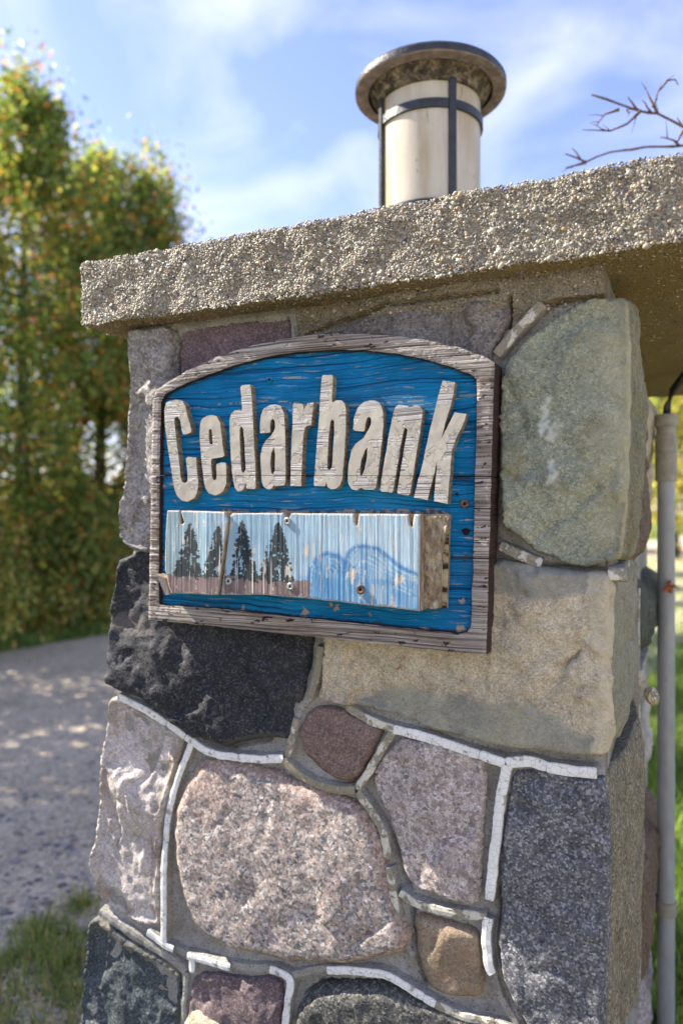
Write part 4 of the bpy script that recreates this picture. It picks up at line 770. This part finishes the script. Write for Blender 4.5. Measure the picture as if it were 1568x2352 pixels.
for li,(k,_) in enumerate(order):
    V3=[];F3=[];M3=[]
    for kk in ([k,'k2'] if k=='k' else [k]):
        polys=LETTERS[kk]; up=.0012 if kk=='k2' else 0
        polys=[wob(chaikin(p) if len(p)>20 else p,.003,.0004,90,li) for p in polys]
        for keep,dz in ((True,.0003),(False,-.0003)):
            pp=[q for q in (clip(p,*gap(c1,dz),keep) for p in polys) if len(q)>2]
            if not pp: continue
            V,Fc,mi,_c=relief(pp,.0026,lambda V,d:let_h(V,d,li,up+(0 if keep else .0005)),-K_FIELD+.0015,rings=2)
            b=len(V3); V3+=V; F3+=[tuple(b+i for i in f) for f in Fc]; M3+=mi
    o=link('letter',mesh('letter',V3,F3,True,M3),SGN,[M['letter'],M['letter_side']]); o.data.set_sharp_from_angle(angle=R(40))
# painted picture boards
SKY=np.array(g(138,170,190)); SKY2=np.array(g(158,188,204)); GRN=np.array(g(138,154,150)); GRD=np.array(g(128,110,108)); DK=np.array(g(44,56,60)); BLU=np.array(g(92,146,188)); BLU2=np.array(g(56,122,180)); BARE=np.array(g(208,200,188)); FAR=np.array(g(186,208,218))
def seg_d(x,y,pl):
    best=9
    for p,q in zip(pl[:-1],pl[1:]):
        dx,dy=q[0]-p[0],q[1]-p[1]; t=max(0,min(1,((x-p[0])*dx+(y-p[1])*dy)/(dx*dx+dy*dy))); best=min(best,math.hypot(x-p[0]-dx*t,y-p[1]-dy*t))
    return best
# brush strokes of the little conifers: slanted boughs either side of a stem
strokes=[]
sr=random.Random(5)
for (tip,base,hw) in PTREES:
    hgt=tip[1]-base[1]; n=130
    strokes.append(((tip[0],tip[1]),(base[0],base[1]-.006),.0011))
    for i in range(n):
        t=(i+sr.random())/n; cx=tip[0]+(base[0]-tip[0])*t; cy=tip[1]-hgt*t
        wdt=hw*1.18*(.12+.88*t**.8)*sr.uniform(.55,1.08); sd=sr.choice((-1,1)); x0=cx+sd*wdt*sr.uniform(-.15,.45)
        strokes.append(((x0,cy),(cx+sd*wdt,cy-hgt*.055*sr.uniform(.2,1.5)),sr.uniform(.0009,.0019)))
SA=np.array([s[0] for s in strokes]); SB=np.array([s[1] for s in strokes]); SW=np.array([s[2] for s in strokes])
GX=[p[0] for p in PGROUND]; GZ=[p[1] for p in PGROUND]
def panel_paint(V,d):
    n=len(V); out=np.ones((n,4))
    x0,x1=-.262,.135; ztop=V[:,1].max()
    AB=SB-SA; Ls=(AB**2).sum(1)+1e-12; dark=np.zeros(n,bool)
    for i0 in range(0,n,2000):
        p=V[i0:i0+2000,None]; t=np.clip(((p-SA)*AB).sum(2)/Ls,0,1); q=SA+AB*t[...,None]; dist=np.sqrt(((p-q)**2).sum(2)); dark[i0:i0+2000]=(dist<SW).any(1)
    for i,(x,y) in enumerate(V):
        u=(x-x0)/(x1-x0); c=SKY+(SKY2-SKY)*max(0,min(1,.5+wn3(x,y,1,12)))
        c=c+(FAR-c)*max(0,min(1,(u-.55)*1.6))
        c=c+(GRN-c)*max(0,min(.8,(.28-u)*3+wn3(x,y,3,14)*.5))
        a=0
        gz=np.interp(x,GX,GZ)+.004*wn3(x,0,2,60)
        if y<gz and x<.0-.012+.01*wn3(x,y,6,30): c=GRD*(1+.25*wn3(x,y,4,50))
        elif u>.50:
            in1=False
            for arc,cc in ((PARC1,BLU),(PARC2,BLU)):
                ax=[p[0] for p in arc]; az=[p[1] for p in arc]
                if ax[0]-.001<x<ax[-1]:
                    zt=np.interp(x,ax,az)
                    if y<zt: c=c+(BLU-c)*max(0,min(1,.62+wn3(x,y,5,22)*.8)); in1=True
            if y<1.168 and x>-.03: c=c+(BLU-c)*max(0,min(.9,.5+wn3(x,y,9,18)))
            for arc in (PARC1,PARC2):
                dd_=seg_d(x+.002*wn3(x,y,2,30),y+.0025*wn3(x,y,4,30),arc); k_=max(0,1-dd_/.0042); c=c+(BLU2-c)*k_*.95
                if dd_<.026 and abs(math.sin(dd_*560+2*wn3(x,y,7,25)))>.86 and wn3(x,y,13,40)>-.1 and y<np.interp(x,[p[0] for p in arc],[p[1] for p in arc])+.002: c=c+((BLU2 if wn3(x,y,6,30)>0 else FAR)-c)*.6
        if dark[i] and wn3(x*3,y*.6,8,60)>-.42: c=DK*(1+.4*wn3(x,y,2,80))
        # bare patches
        k=wn3(x*3.6,y*.8,12,40)+ (.22 if (u>.7 and y<1.18) else .0)
        if k>.60: c=BARE*(.9+.2*wn3(x,y,4,200))
        if d[i]<.0016+.0015*wn3(x,y,3,70): c=BARE*.7
        out[i,:3]=c[:3]
    return out
def panel_piece(poly,hf,back,nm='picture_board',mats=None,parent=SGN,sp=.0016,paint=panel_paint):
    V,Fc,mi,col=relief([wob(poly,.0025,.0004,120,3)],sp,hf,back,paint=paint,rings=3)
    return link(nm,mesh(nm,V,Fc,False,mi,col),parent,mats or [M['panel'],M['raw']])
xl=min(p[0] for p in PANEL_L)
flt=lambda V,d:K_PAN-.001*np.clip(1-d/.0015,0,1)+np.array([fbm((x*260,y*6,3),2)*.00035 for x,y in V])
pl_o=panel_piece(PANEL_L,lambda V,d:flt(V,d)+.004*np.clip((V[:,0]+.20)/.03,0,1)**2,-K_FIELD-.0005); pl_o['label']='left end of the painted board, split off'
pr_o=panel_piece(PANEL_R,flt,-K_FIELD-.0005)
fk=panel_piece(FLAKE,lambda V,d:K_PAN-.010+.02*(V[:,0].max()-V[:,0]),-K_FIELD-.004,'splinter',sp=.004,paint=lambda V,d:np.tile(np.array(rgba(g(128,122,120),1)),(len(V),1)))
bk=panel_piece(BACKING,lambda V,d:K_FIELD+.006+0*d,-K_FIELD+.001,'backing_board',[M['backing'],M['raw']],sp=.006,paint=None)
fb=panel_piece(FIBRE,lambda V,d:K_FIELD+.0145+np.array([fbm((x*70,y*45,3),5,.6)*.005 for x,y in V]),-K_FIELD-.002,'torn_plywood',[M['raw'],M['raw']],sp=.003,paint=None)
def screw(x,z,h,r,mat,parent=SGN,paintm=None):
    b=MB(); b.lathe([(r*.98,0),(r,.0008),(r*.86,.0019),(r*.42,.0021),(r*.34,.0008),(.0001,.0006)],n=20)
    b.v=[(x+p[0],-(h+p[2]),z+p[1]) for p in b.v]
    q=MB(); t=r*.33; q.add([(x-t,-(h+.0013),z),(x,-(h+.0013),z-t),(x+t,-(h+.0013),z),(x,-(h+.0013),z+t)],[(0,1,2,3)])
    o=b.build('screw',mat,parent); q.build('socket',M['hole'],o,False); return o
for x,z in SCREWS_P: screw(x,z,K_PAN-.0003,.0052,M['zinc'])
screw(SCREWS_H[0][0],SCREWS_H[0][1],K_PAN-.008,.0052,M['zinc'])
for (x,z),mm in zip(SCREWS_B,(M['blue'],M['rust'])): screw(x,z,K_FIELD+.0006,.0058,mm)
x,z=SCREWS_H[1]; screw(x,z,K_PAN-.0002,.0062,M['rust'])
for (x,z),r in zip(HOLE_B,(.0052,.002)):
    b=MB(); b.add([(x+r*math.cos(a)*(1+.2*math.sin(3*a)),-(K_FIELD+.0012),z+r*.85*math.sin(a)) for a in np.linspace(0,6.0,15)],[tuple(range(15))]); b.build('bolt_hole',M['hole'],SGN,False)
# ------------------------------------------------------------ lamp on the cap
ex=np.array([math.cos(R(25)),-math.sin(R(25))]); ey=np.array([math.sin(R(25)),math.cos(R(25))])
def wpt(s,t): p=np.array([0,1.0])+s*ex+t*ey; return (float(p[0]),float(p[1]))
lx,ly=wpt(-.0395,.5); ZT=CAMZ+.379
LMP=empty('pier_lamp',(lx,ly,ZT),0,'round black bollard lamp with cream drum lens standing on the concrete cap','lamp')
def lz(z): return CAMZ+z-ZT
b=MB(); b.lathe([(.112,0),(.112,.02),(.098,.028),(.098,lz(.560)),(.106,lz(.562)),(.106,lz(.580)),(.09,lz(.580))],n=56); b.build('lamp_post',M['lamp_metal'],LMP,angle=40)
b=MB(); b.lathe([(.0985,lz(.575)),(.0985,lz(.812)),(.0955,lz(.812)),(.0955,lz(.575))],n=72); b.build('lens',M['lens'],LMP,angle=40)
b=MB(); b.lathe([(.0995,lz(.749)),(.1035,lz(.750)),(.1035,lz(.766)),(.0995,lz(.767))],n=72); b.build('ring',M['lamp_metal'],LMP,angle=40)
for k in range(4):
    a=-math.pi/2+R(17)+k*math.pi/2; b=MB(); 
    ca,sa=math.cos(a),math.sin(a); w=.0068
    pts=[]
    for rr in (.0985,.1055):
        for ww in (-w,w): pts.append((rr*ca-ww*sa,rr*sa+ww*ca))
    z0,z1=lz(.58),lz(.812)
    b.add([(x,y,z) for z in (z0,z1) for x,y in pts],[(0,1,5,4),(1,3,7,5),(3,2,6,7),(2,0,4,6),(4,5,7,6),(0,2,3,1)]); o=b.build('bar',M['lamp_metal'],LMP,False)
b=MB(); b.lathe([(.098,lz(.800)),(.1045,lz(.801)),(.107,lz(.812)),(.113,lz(.822)),(.119,lz(.832)),(.1221,lz(.836))],n=80); b.build('collar',M['lamp_dirty'],LMP,angle=50)
b=MB(); b.lathe([(.122,lz(.838)),(.1225,lz(.8262)),(.125,lz(.8255)),(.1455,lz(.8255)),(.148,lz(.8275)),(.1485,lz(.831)),(.1485,lz(.839)),(.145,lz(.844)),(.12,lz(.850)),(.04,lz(.856)),(.001,lz(.857))],n=96); o=b.build('lamp_cap',[M['lamp_metal'],M['lamp_dust']],LMP,angle=30); o.data.polygons.foreach_set('material_index',[1 if p.normal.z<-.5 else 0 for p in o.data.polygons])
# ------------------------------------------------------------ conduit
px,py=wpt(.384,.73)
CON=empty('conduit_pipe',(px,py,0),0,'grey plastic electrical conduit clipped to the right flank of the pillar','pipe')
def cyl(name,r,z0,z1,mat,n=32,bev=.001):
    b=MB(); b.lathe([(.001,z0),(r-bev,z0),(r,z0+bev),(r,z1-bev),(r-bev,z1),(.001,z1)],n=n); return b.build(name,mat,CON,angle=40)
cyl('pipe',.0165,-.05,CAMZ+.12,M['pvc'])
cyl('coupling',.0205,CAMZ+.062,CAMZ+.155,M['pvc2']); cyl('coupling',.0215,CAMZ+.118,CAMZ+.148,M['pvc2'],12,.002); cyl('locknut',.0225,CAMZ+.172,CAMZ+.197,M['pvc2'],10,.002); cyl('coupling',.018,CAMZ+.15,CAMZ+.175,M['pvc2'])
b=MB(); cpts=[(0,0,CAMZ+.185),(.002,-.002,CAMZ+.215),(.010,-.008,CAMZ+.245),(.026,-.02,CAMZ+.272),(.05,-.035,CAMZ+.287)]
b.tube(cpts,.0075,14); b.build('cable',M['rubber'],CON)
for zc in (CAMZ-.80,CAMZ+.183):
    b=MB(); b.lathe([(.0166,zc-.014),(.0195,zc-.014),(.0195,zc+.014),(.0166,zc+.014)],n=28); cl=b.build('clip',M['pvc2'],CON,angle=40)
    for dz in (-.004,.020) if zc<CAMZ else (0,):
        b=MB(); e_=-ex*.045; b.tube([(-ex[0]*.016,-ex[1]*.016,zc+dz),(float(e_[0]),float(e_[1]),zc+dz+.002)],.0035,8); b.build('bolt',M['anchor'],cl)
# shell, leaf
sx0,sy0=wpt(.372,.33)
b=MB(); pts=[];rad=[]
for i in range(46):
    t=i/45; a=t*5.2*math.pi; rr=.011*(1-t)+.0006; pts.append((rr*math.cos(a)*.7,rr*math.sin(a)*.7-.004*t,.010*t)); rad.append(.0085*(1-t)+.0006)
b.tube(pts,rad,10); o=b.build('snail_shell',M['shell']); o.location=(sx0,sy0,CAMZ-.285); o.rotation_euler=(R(70),0,R(40)); tag(o,'small banded snail shell stuck on the right flank of the pillar','snail shell')
b=MB(); lv=[(0,0,0),(.006,.004,.010),(.004,-.002,.024),(-.003,.003,.020),(-.006,.001,.008)]
for k in range(4):
    a=k*1.3; ca,sa=math.cos(a),math.sin(a); b.add([(x*ca+z*sa*.7,y,-x*sa*.7+z*ca*.6) for x,y,z in lv],[(0,1,2),(0,2,3),(0,3,4)])
o=b.build('dry_leaf',M['dryleaf'],None,False); o.location=(px-.004,py-.022,CAMZ-.150); tag(o,'curled dry brown leaf caught on the grey conduit','leaf')
# ------------------------------------------------------------ foliage
def leaves(C,size,cols,w,asp=.5,flat=0,jit=.2,dom=None):
    n=len(C); N=rng.normal(size=(n,3)); N[:,2]+=flat; N/=np.linalg.norm(N,axis=1)[:,None]
    A=rng.normal(size=(n,3)); U=np.cross(N,A); U/=np.linalg.norm(U,axis=1)[:,None]; Wv=np.cross(N,U)
    s=(size*rng.uniform(.6,1.35,n))[:,None]
    V=np.stack([C-U*s,C+Wv*s*asp-U*s*.1,C+U*s+N*s*.25,C-Wv*s*asp-U*s*.1],1)
    Fc=np.arange(n*4).reshape(n,4)
    idx=rng.choice(len(cols),n,p=w/w.sum())
    if dom is not None: idx=np.where(rng.random(n)<.5,dom,idx)
    cc=cols[idx].copy(); cc[:,:3]*=rng.uniform(1-jit,1+jit*1.6,(n,1))
    return V.reshape(-1,3),Fc,np.repeat(cc,4,0)
CED=np.array([g(*c) for c in [(92,114,60),(112,130,70),(134,144,80),(160,158,90),(192,178,104),(196,134,76),(168,108,70),(72,94,56),(142,116,82)]])
CW=np.array([12,13,10,5,2.2,2.6,3,11,4.])
YEL=np.array([g(*c) for c in [(152,148,82),(176,168,102),(136,140,78),(112,124,66),(164,146,86)]]); YW=np.array([5,5,4,4,2.])
def tree(name,x,y,h,r,nl,label,cols,w,group,base=.25,leaf=.035,shape=1.0,ncl=150,trunk_r=.11,cat='tree',thin=None,sig=.16):
    T=empty(name,(x,y,0),0,label,cat,group)
    b=MB(); lean=rng.uniform(-.08,.08,2); pts=[(lean[0]*t*h*.5,lean[1]*t*h*.5,h*.93*t-.05) for t in np.linspace(0,1,7)]
    b.tube(pts,[trunk_r*(1-.9*t) for t in np.linspace(0,1,7)],9); b.build('trunk',M['bark'],T)
    cl=[];lb=MB()
    for i in range(ncl):
        t=rng.random()**.8; z=base+(h-base)*t
        env=r*(min(1,(1-t)*2.4)**(.8*shape))*(1 if t>.12 else .7+2.5*t)*(.85+.22*math.sin(i*2.4)+.1*rng.normal())
        a=rng.uniform(0,2*math.pi); q=math.sqrt(rng.uniform(.08,1)); px_,py_=env*q*math.cos(a),env*q*math.sin(a)
        cl.append((px_,py_,z+rng.uniform(-.1,.1)))
        if i%4==0: lb.tube([(lean[0]*z*.5,lean[1]*z*.5,max(.1,z-.25)),(px_*.5,py_*.5,z-.1),(px_,py_,z)],[.016,.01,.004],5)
    lb.build('limbs',M['bark'],T)['kind']='stuff'
    cl=np.array(cl); ci=rng.integers(0,len(cl),nl); sg=np.stack([rng.normal(0,sig,nl),rng.normal(0,sig,nl),rng.normal(0,sig*1.35,nl)],1)
    C=cl[ci]+sg; kp=C[:,2]>.05; C=C[kp]; ci=ci[kp]
    if thin is not None:
        kp=thin(C+np.array([x,y,0])); C=C[kp]; ci=ci[kp]
    # clumps carry their own hue
    hue=rng.random(len(cl))
    dom=rng.choice(len(cols),len(cl),p=w/w.sum())
    V,Fc,col=leaves(C,leaf,cols,w,dom=dom[ci])
    o=link('crown',mesh('crown',V,Fc,False,None,col),T,M['leaf']); return T
def hl(q,off=0): x,y=drv(q,FARW+.75+off); return x,y
def gapf(P_):
    # loose part of the hedge where daylight comes through
    u=P_[:,0]/P_[:,1]*1700+784; v=1176-(P_[:,2]-CAMZ)/P_[:,1]*1700
    return P_[:,0]<1e9
G1='autumn tinged cedars beyond the drive'
def dens(r,t): return r
def lightgap(P_):
    k=((P_[:,0]+P_[:,1]*.323)/.30)**2+((P_[:,2]-2.0)/.42)**2
    k2=np.array([mn.fractal(Vector((p[0]*2.1,p[1]*2.1,p[2]*1.9)),.8,2.1,2) for p in P_])
    th=np.interp(P_[:,2],[0,1.5,3.5,5.5],[.55,.42,.10,-.05])
    return ~(((k<1)&(rng.random(len(P_))<.85))|((k2>th)&(rng.random(len(P_))<.82)))
for x,y,h,r,nl,lab in [(-3.5,8.1,5.85,1.5,78000,'tall cedar with rusty sprays, its rounded top nearest the left edge of the picture'),
(-2.98,9.05,5.3,1.2,56000,'middle cedar between the tall one and the ragged one by the cap'),
(-2.38,9.2,5.45,.98,42000,'lower cedar whose ragged top meets the left end of the concrete cap'),
(-4.75,7.2,7.2,1.15,36000,'tallest cedar, cut by the left edge of the picture')]:
    tree('cedar_tree',x,y,h,r,nl,lab,CED,CW,G1,ncl=330,sig=.16,thin=lightgap)
for q,off,h,r,nl,k in [(1.5,.1,6.0,1.3,17000,0),(-.4,.2,6.1,1.4,42000,0),(-2.4,.2,6.3,1.4,22000,0),(-4.6,.3,6.6,1.5,22000,0),(8.8,.2,5.0,1.2,14000,1),(11,.3,5.0,1.3,12000,1),(14,.2,5.0,1.3,10000,1)]:
    x,y=hl(q,off); tree('cedar_tree',x,y,h,r,nl,['cedar of the row beyond the drive, standing left of the picture','cedar of the row beyond the drive, hidden behind the pillar'][k],CED,CW,G1,leaf=.05)
b0=0
for q,off,h,r,nl,lab in [(.2,-.35,1.4,.75,7000,'yellowing shrub at the foot of the cedars, left of the picture'),(1.7,-.35,1.5,.75,9000,'yellowing shrub by the verge at the left edge of the picture'),(3.0,-.3,1.2,.75,9000,'low yellow green shrub on the verge under the tall cedar'),(4.3,-.25,1.4,.75,9000,'low olive shrub on the verge next to the black stone of the pillar'),(5.8,-.2,1.2,.7,7000,'low shrub at the foot of the cedars, hidden behind the pillar'),(7.2,-.2,1.3,.7,6000,'low shrub at the foot of the cedars, hidden behind the pillar')]:
    x,y=hl(q,off); cols=np.concatenate([CED,YEL]); w=np.concatenate([CW,YW*1.2])
    tree('shrub',x,y,h,r,nl,lab,cols,w,'shrubs at the foot of the cedars',base=.1,shape=.5,ncl=60,trunk_r=.03,cat='shrub',leaf=.035,sig=.13)
G2='yellow trees past the lawn'
for i,(x,y,h,r) in enumerate([(9.0,20,5.0,2.3),(12.5,23,6,2.6),(6.0,25,5.5,2.4),(2,30,6,3),(16.5,22,7,3),(-3,33,7,3)]):
    tree('yellow_tree',x,y,h,r,9000,['yellow leaved tree past the lawn, seen right of the conduit','larger pale yellow tree beyond the one right of the conduit','yellow tree past the lawn, hidden behind the pillar','yellow tree past the lawn, hidden behind the pillar','yellow tree at the far right of the lawn, outside the picture','yellow tree past the lawn, hidden behind the pillar'][i],YEL,YW,G2,leaf=.10,shape=.6,ncl=70,trunk_r=.14,sig=.4,base=.6)
# bare branches above the cap
BT=empty('bare_tree',(1.55,1.95,0),0,'bare twiggy branches reaching in above the right end of the cap','tree')
b=MB(); b.tube([(0,0,-.05),(.02,.02,.9),(-.02,-.1,1.6),(-.04,-.2,2.3),(.0,-.25,3.0)],[.05,.042,.034,.022,.01],9); b.build('trunk',M['bark'],BT)
off=Vector((1.55,1.95,0))
extra=[]
tr_=random.Random(4)
for pl,r in TWIGS:
    for a,c_ in zip(pl[:-1],pl[1:]):
        for _ in range(2):
            if tr_.random()<.55:
                p=Vector(a).lerp(Vector(c_),tr_.random()); d=(Vector(c_)-Vector(a)).normalized(); dv=Vector((d.x+tr_.uniform(-.7,.7),tr_.uniform(-.5,.5),d.z+tr_.uniform(-.3,1.1))).normalized()*tr_.uniform(.008,.035)
                extra.append(([tuple(p),tuple(p+dv*.5+Vector((0,0,.001))),tuple(p+dv)],r*.4))
for pl,r in TWIGS+extra:
    pts=[Vector(p) for p in pl]
    if pl[0][0]>.74 and r>.0055: pts=[off+Vector((-.03,-.15,pl[0][2]-.18))]+[pts[0]]+pts[1:]
    fine=[]
    for a,c_ in zip(pts[:-1],pts[1:]):
        k=max(2,int((c_-a).length/.02))
        for j in range(k):
            p=a.lerp(c_,j/k); fine.append(p+Vector((fbm((p.x*30,p.y*30,p.z*30)),0,fbm((p.z*30,p.x*30,3))))*.0025)
    fine.append(pts[-1]); n=len(fine)
    b=MB(); b.tube([p-off for p in fine],[r*(1-.72*i/(n-1))*(1+.25*(i%4==0)) for i in range(n)],7); b.build('branch',M['twig'],BT)
# ------------------------------------------------------------ grass and loose stones
GC=np.array([g(*c) for c in [(100,124,66),(122,146,76),(146,160,96),(82,104,56),(186,172,124),(168,152,110)]])
def blades(name,Cs,hs,wd,cols,w,lean=.6):
    n=len(Cs); a=rng.uniform(0,2*math.pi,n); d=np.stack([np.cos(a),np.sin(a),np.zeros(n)],1); sd=np.stack([-np.sin(a),np.cos(a),np.zeros(n)],1)
    h=hs[:,None]; L=(rng.uniform(.1,1,n)*lean)[:,None]; up=np.array([0,0,1.])
    m1=Cs+up*h*.55+d*h*L*.35; tp=Cs+up*h*(1-.35*L)+d*h*L; w_=wd*rng.uniform(.6,1.3,(n,1))
    V=np.stack([Cs-sd*w_,Cs+sd*w_,m1-sd*w_*.8,m1+sd*w_*.8,tp],1); base=np.arange(n)[:,None]*5
    Fc=np.concatenate([base+np.array([0,1,3]),base+np.array([0,3,2]),base+np.array([2,3,4])])
    cc=cols[rng.choice(len(cols),n,p=w/w.sum())].copy(); cc[:,:3]*=rng.uniform(.7,1.3,(n,1))
    o=link(name,mesh(name,V.reshape(-1,3),Fc,False,None,np.repeat(cc,5,0)),None,M['grass']); o['kind']='stuff'; return o
def tufts(n,k,gen,spread):
    c=np.array([gen() for _ in range(k)]); i=rng.integers(0,k,n); P_=np.zeros((n,3)); P_[:,:2]=c[i]+rng.normal(0,spread,(n,2)); return P_
gw=np.array([6,6,4,5,3,3.])
P1=tufts(20000,420,lambda:drv(rng.uniform(-1.2,3.2),rng.uniform(-.25,.42)-.1),.04); P1=np.concatenate([P1,tufts(4200,50,lambda:drv(rng.uniform(.2,2.0),rng.uniform(.2,.85)),.03)])
def outside_pillar(P_):
    r=P_[:,:2]-np.array([0,1.0]); s=r@ex; t=r@ey; return ~((s>-.46)&(s<.37)&(t>-.02)&(t<1.05))
P1=np.concatenate([P1,tufts(4200,75,lambda:drv(rng.uniform(-.1,.85),rng.uniform(.15,.8)),.032)]); P1=P1[outside_pillar(P1)]
blades('grass',P1,rng.uniform(.025,.085,len(P1)),.0016,GC,gw,1.1)
n=34000; q=rng.uniform(-6,16,n); P2_=np.array([drv(a,FARW-.12+b) for a,b in zip(q,np.abs(rng.normal(0,.3,n)))]); P2_=np.c_[P2_,np.zeros(n)]
blades('grass',P2_,rng.uniform(.05,.16,n),.006,GC[:4],gw[:4])
n=60000; yy=1.6+18*rng.random(n)**1.9; xx=.30*yy+rng.random(n)*(.45*yy+.4); P3=np.c_[xx,yy,np.zeros(n)]; P3=P3[outside_pillar(P3)]
blades('grass',P3,rng.uniform(.04,.09,len(P3)),.004,np.array([g(98,126,54),g(122,146,68),g(146,162,88),g(82,108,48)]),np.array([4,4,3,3.]))
n=16000; w_=np.abs(rng.normal(0,.85,n))-.12; q=rng.uniform(-1.6,4.5,n); C=np.array([drv(a,b) for a,b in zip(q,w_)]); C=np.c_[C,np.full(n,.004)]; C=C[outside_pillar(C)]; n=len(C)
LC=np.array([g(*c) for c in [(150,146,148),(170,166,166),(120,118,124),(186,180,174),(140,128,116),(160,140,124),(104,102,110)]])
rad=np.clip(rng.lognormal(math.log(.0075),.45,n),.004,.024)
pebbles('gravel_stone',C,np.tile(np.array([0,0,1.]),(n,1)),rad,None,M['loose'],.6,LC,np.array([.2,.2,.15,.15,.1,.1,.1]))
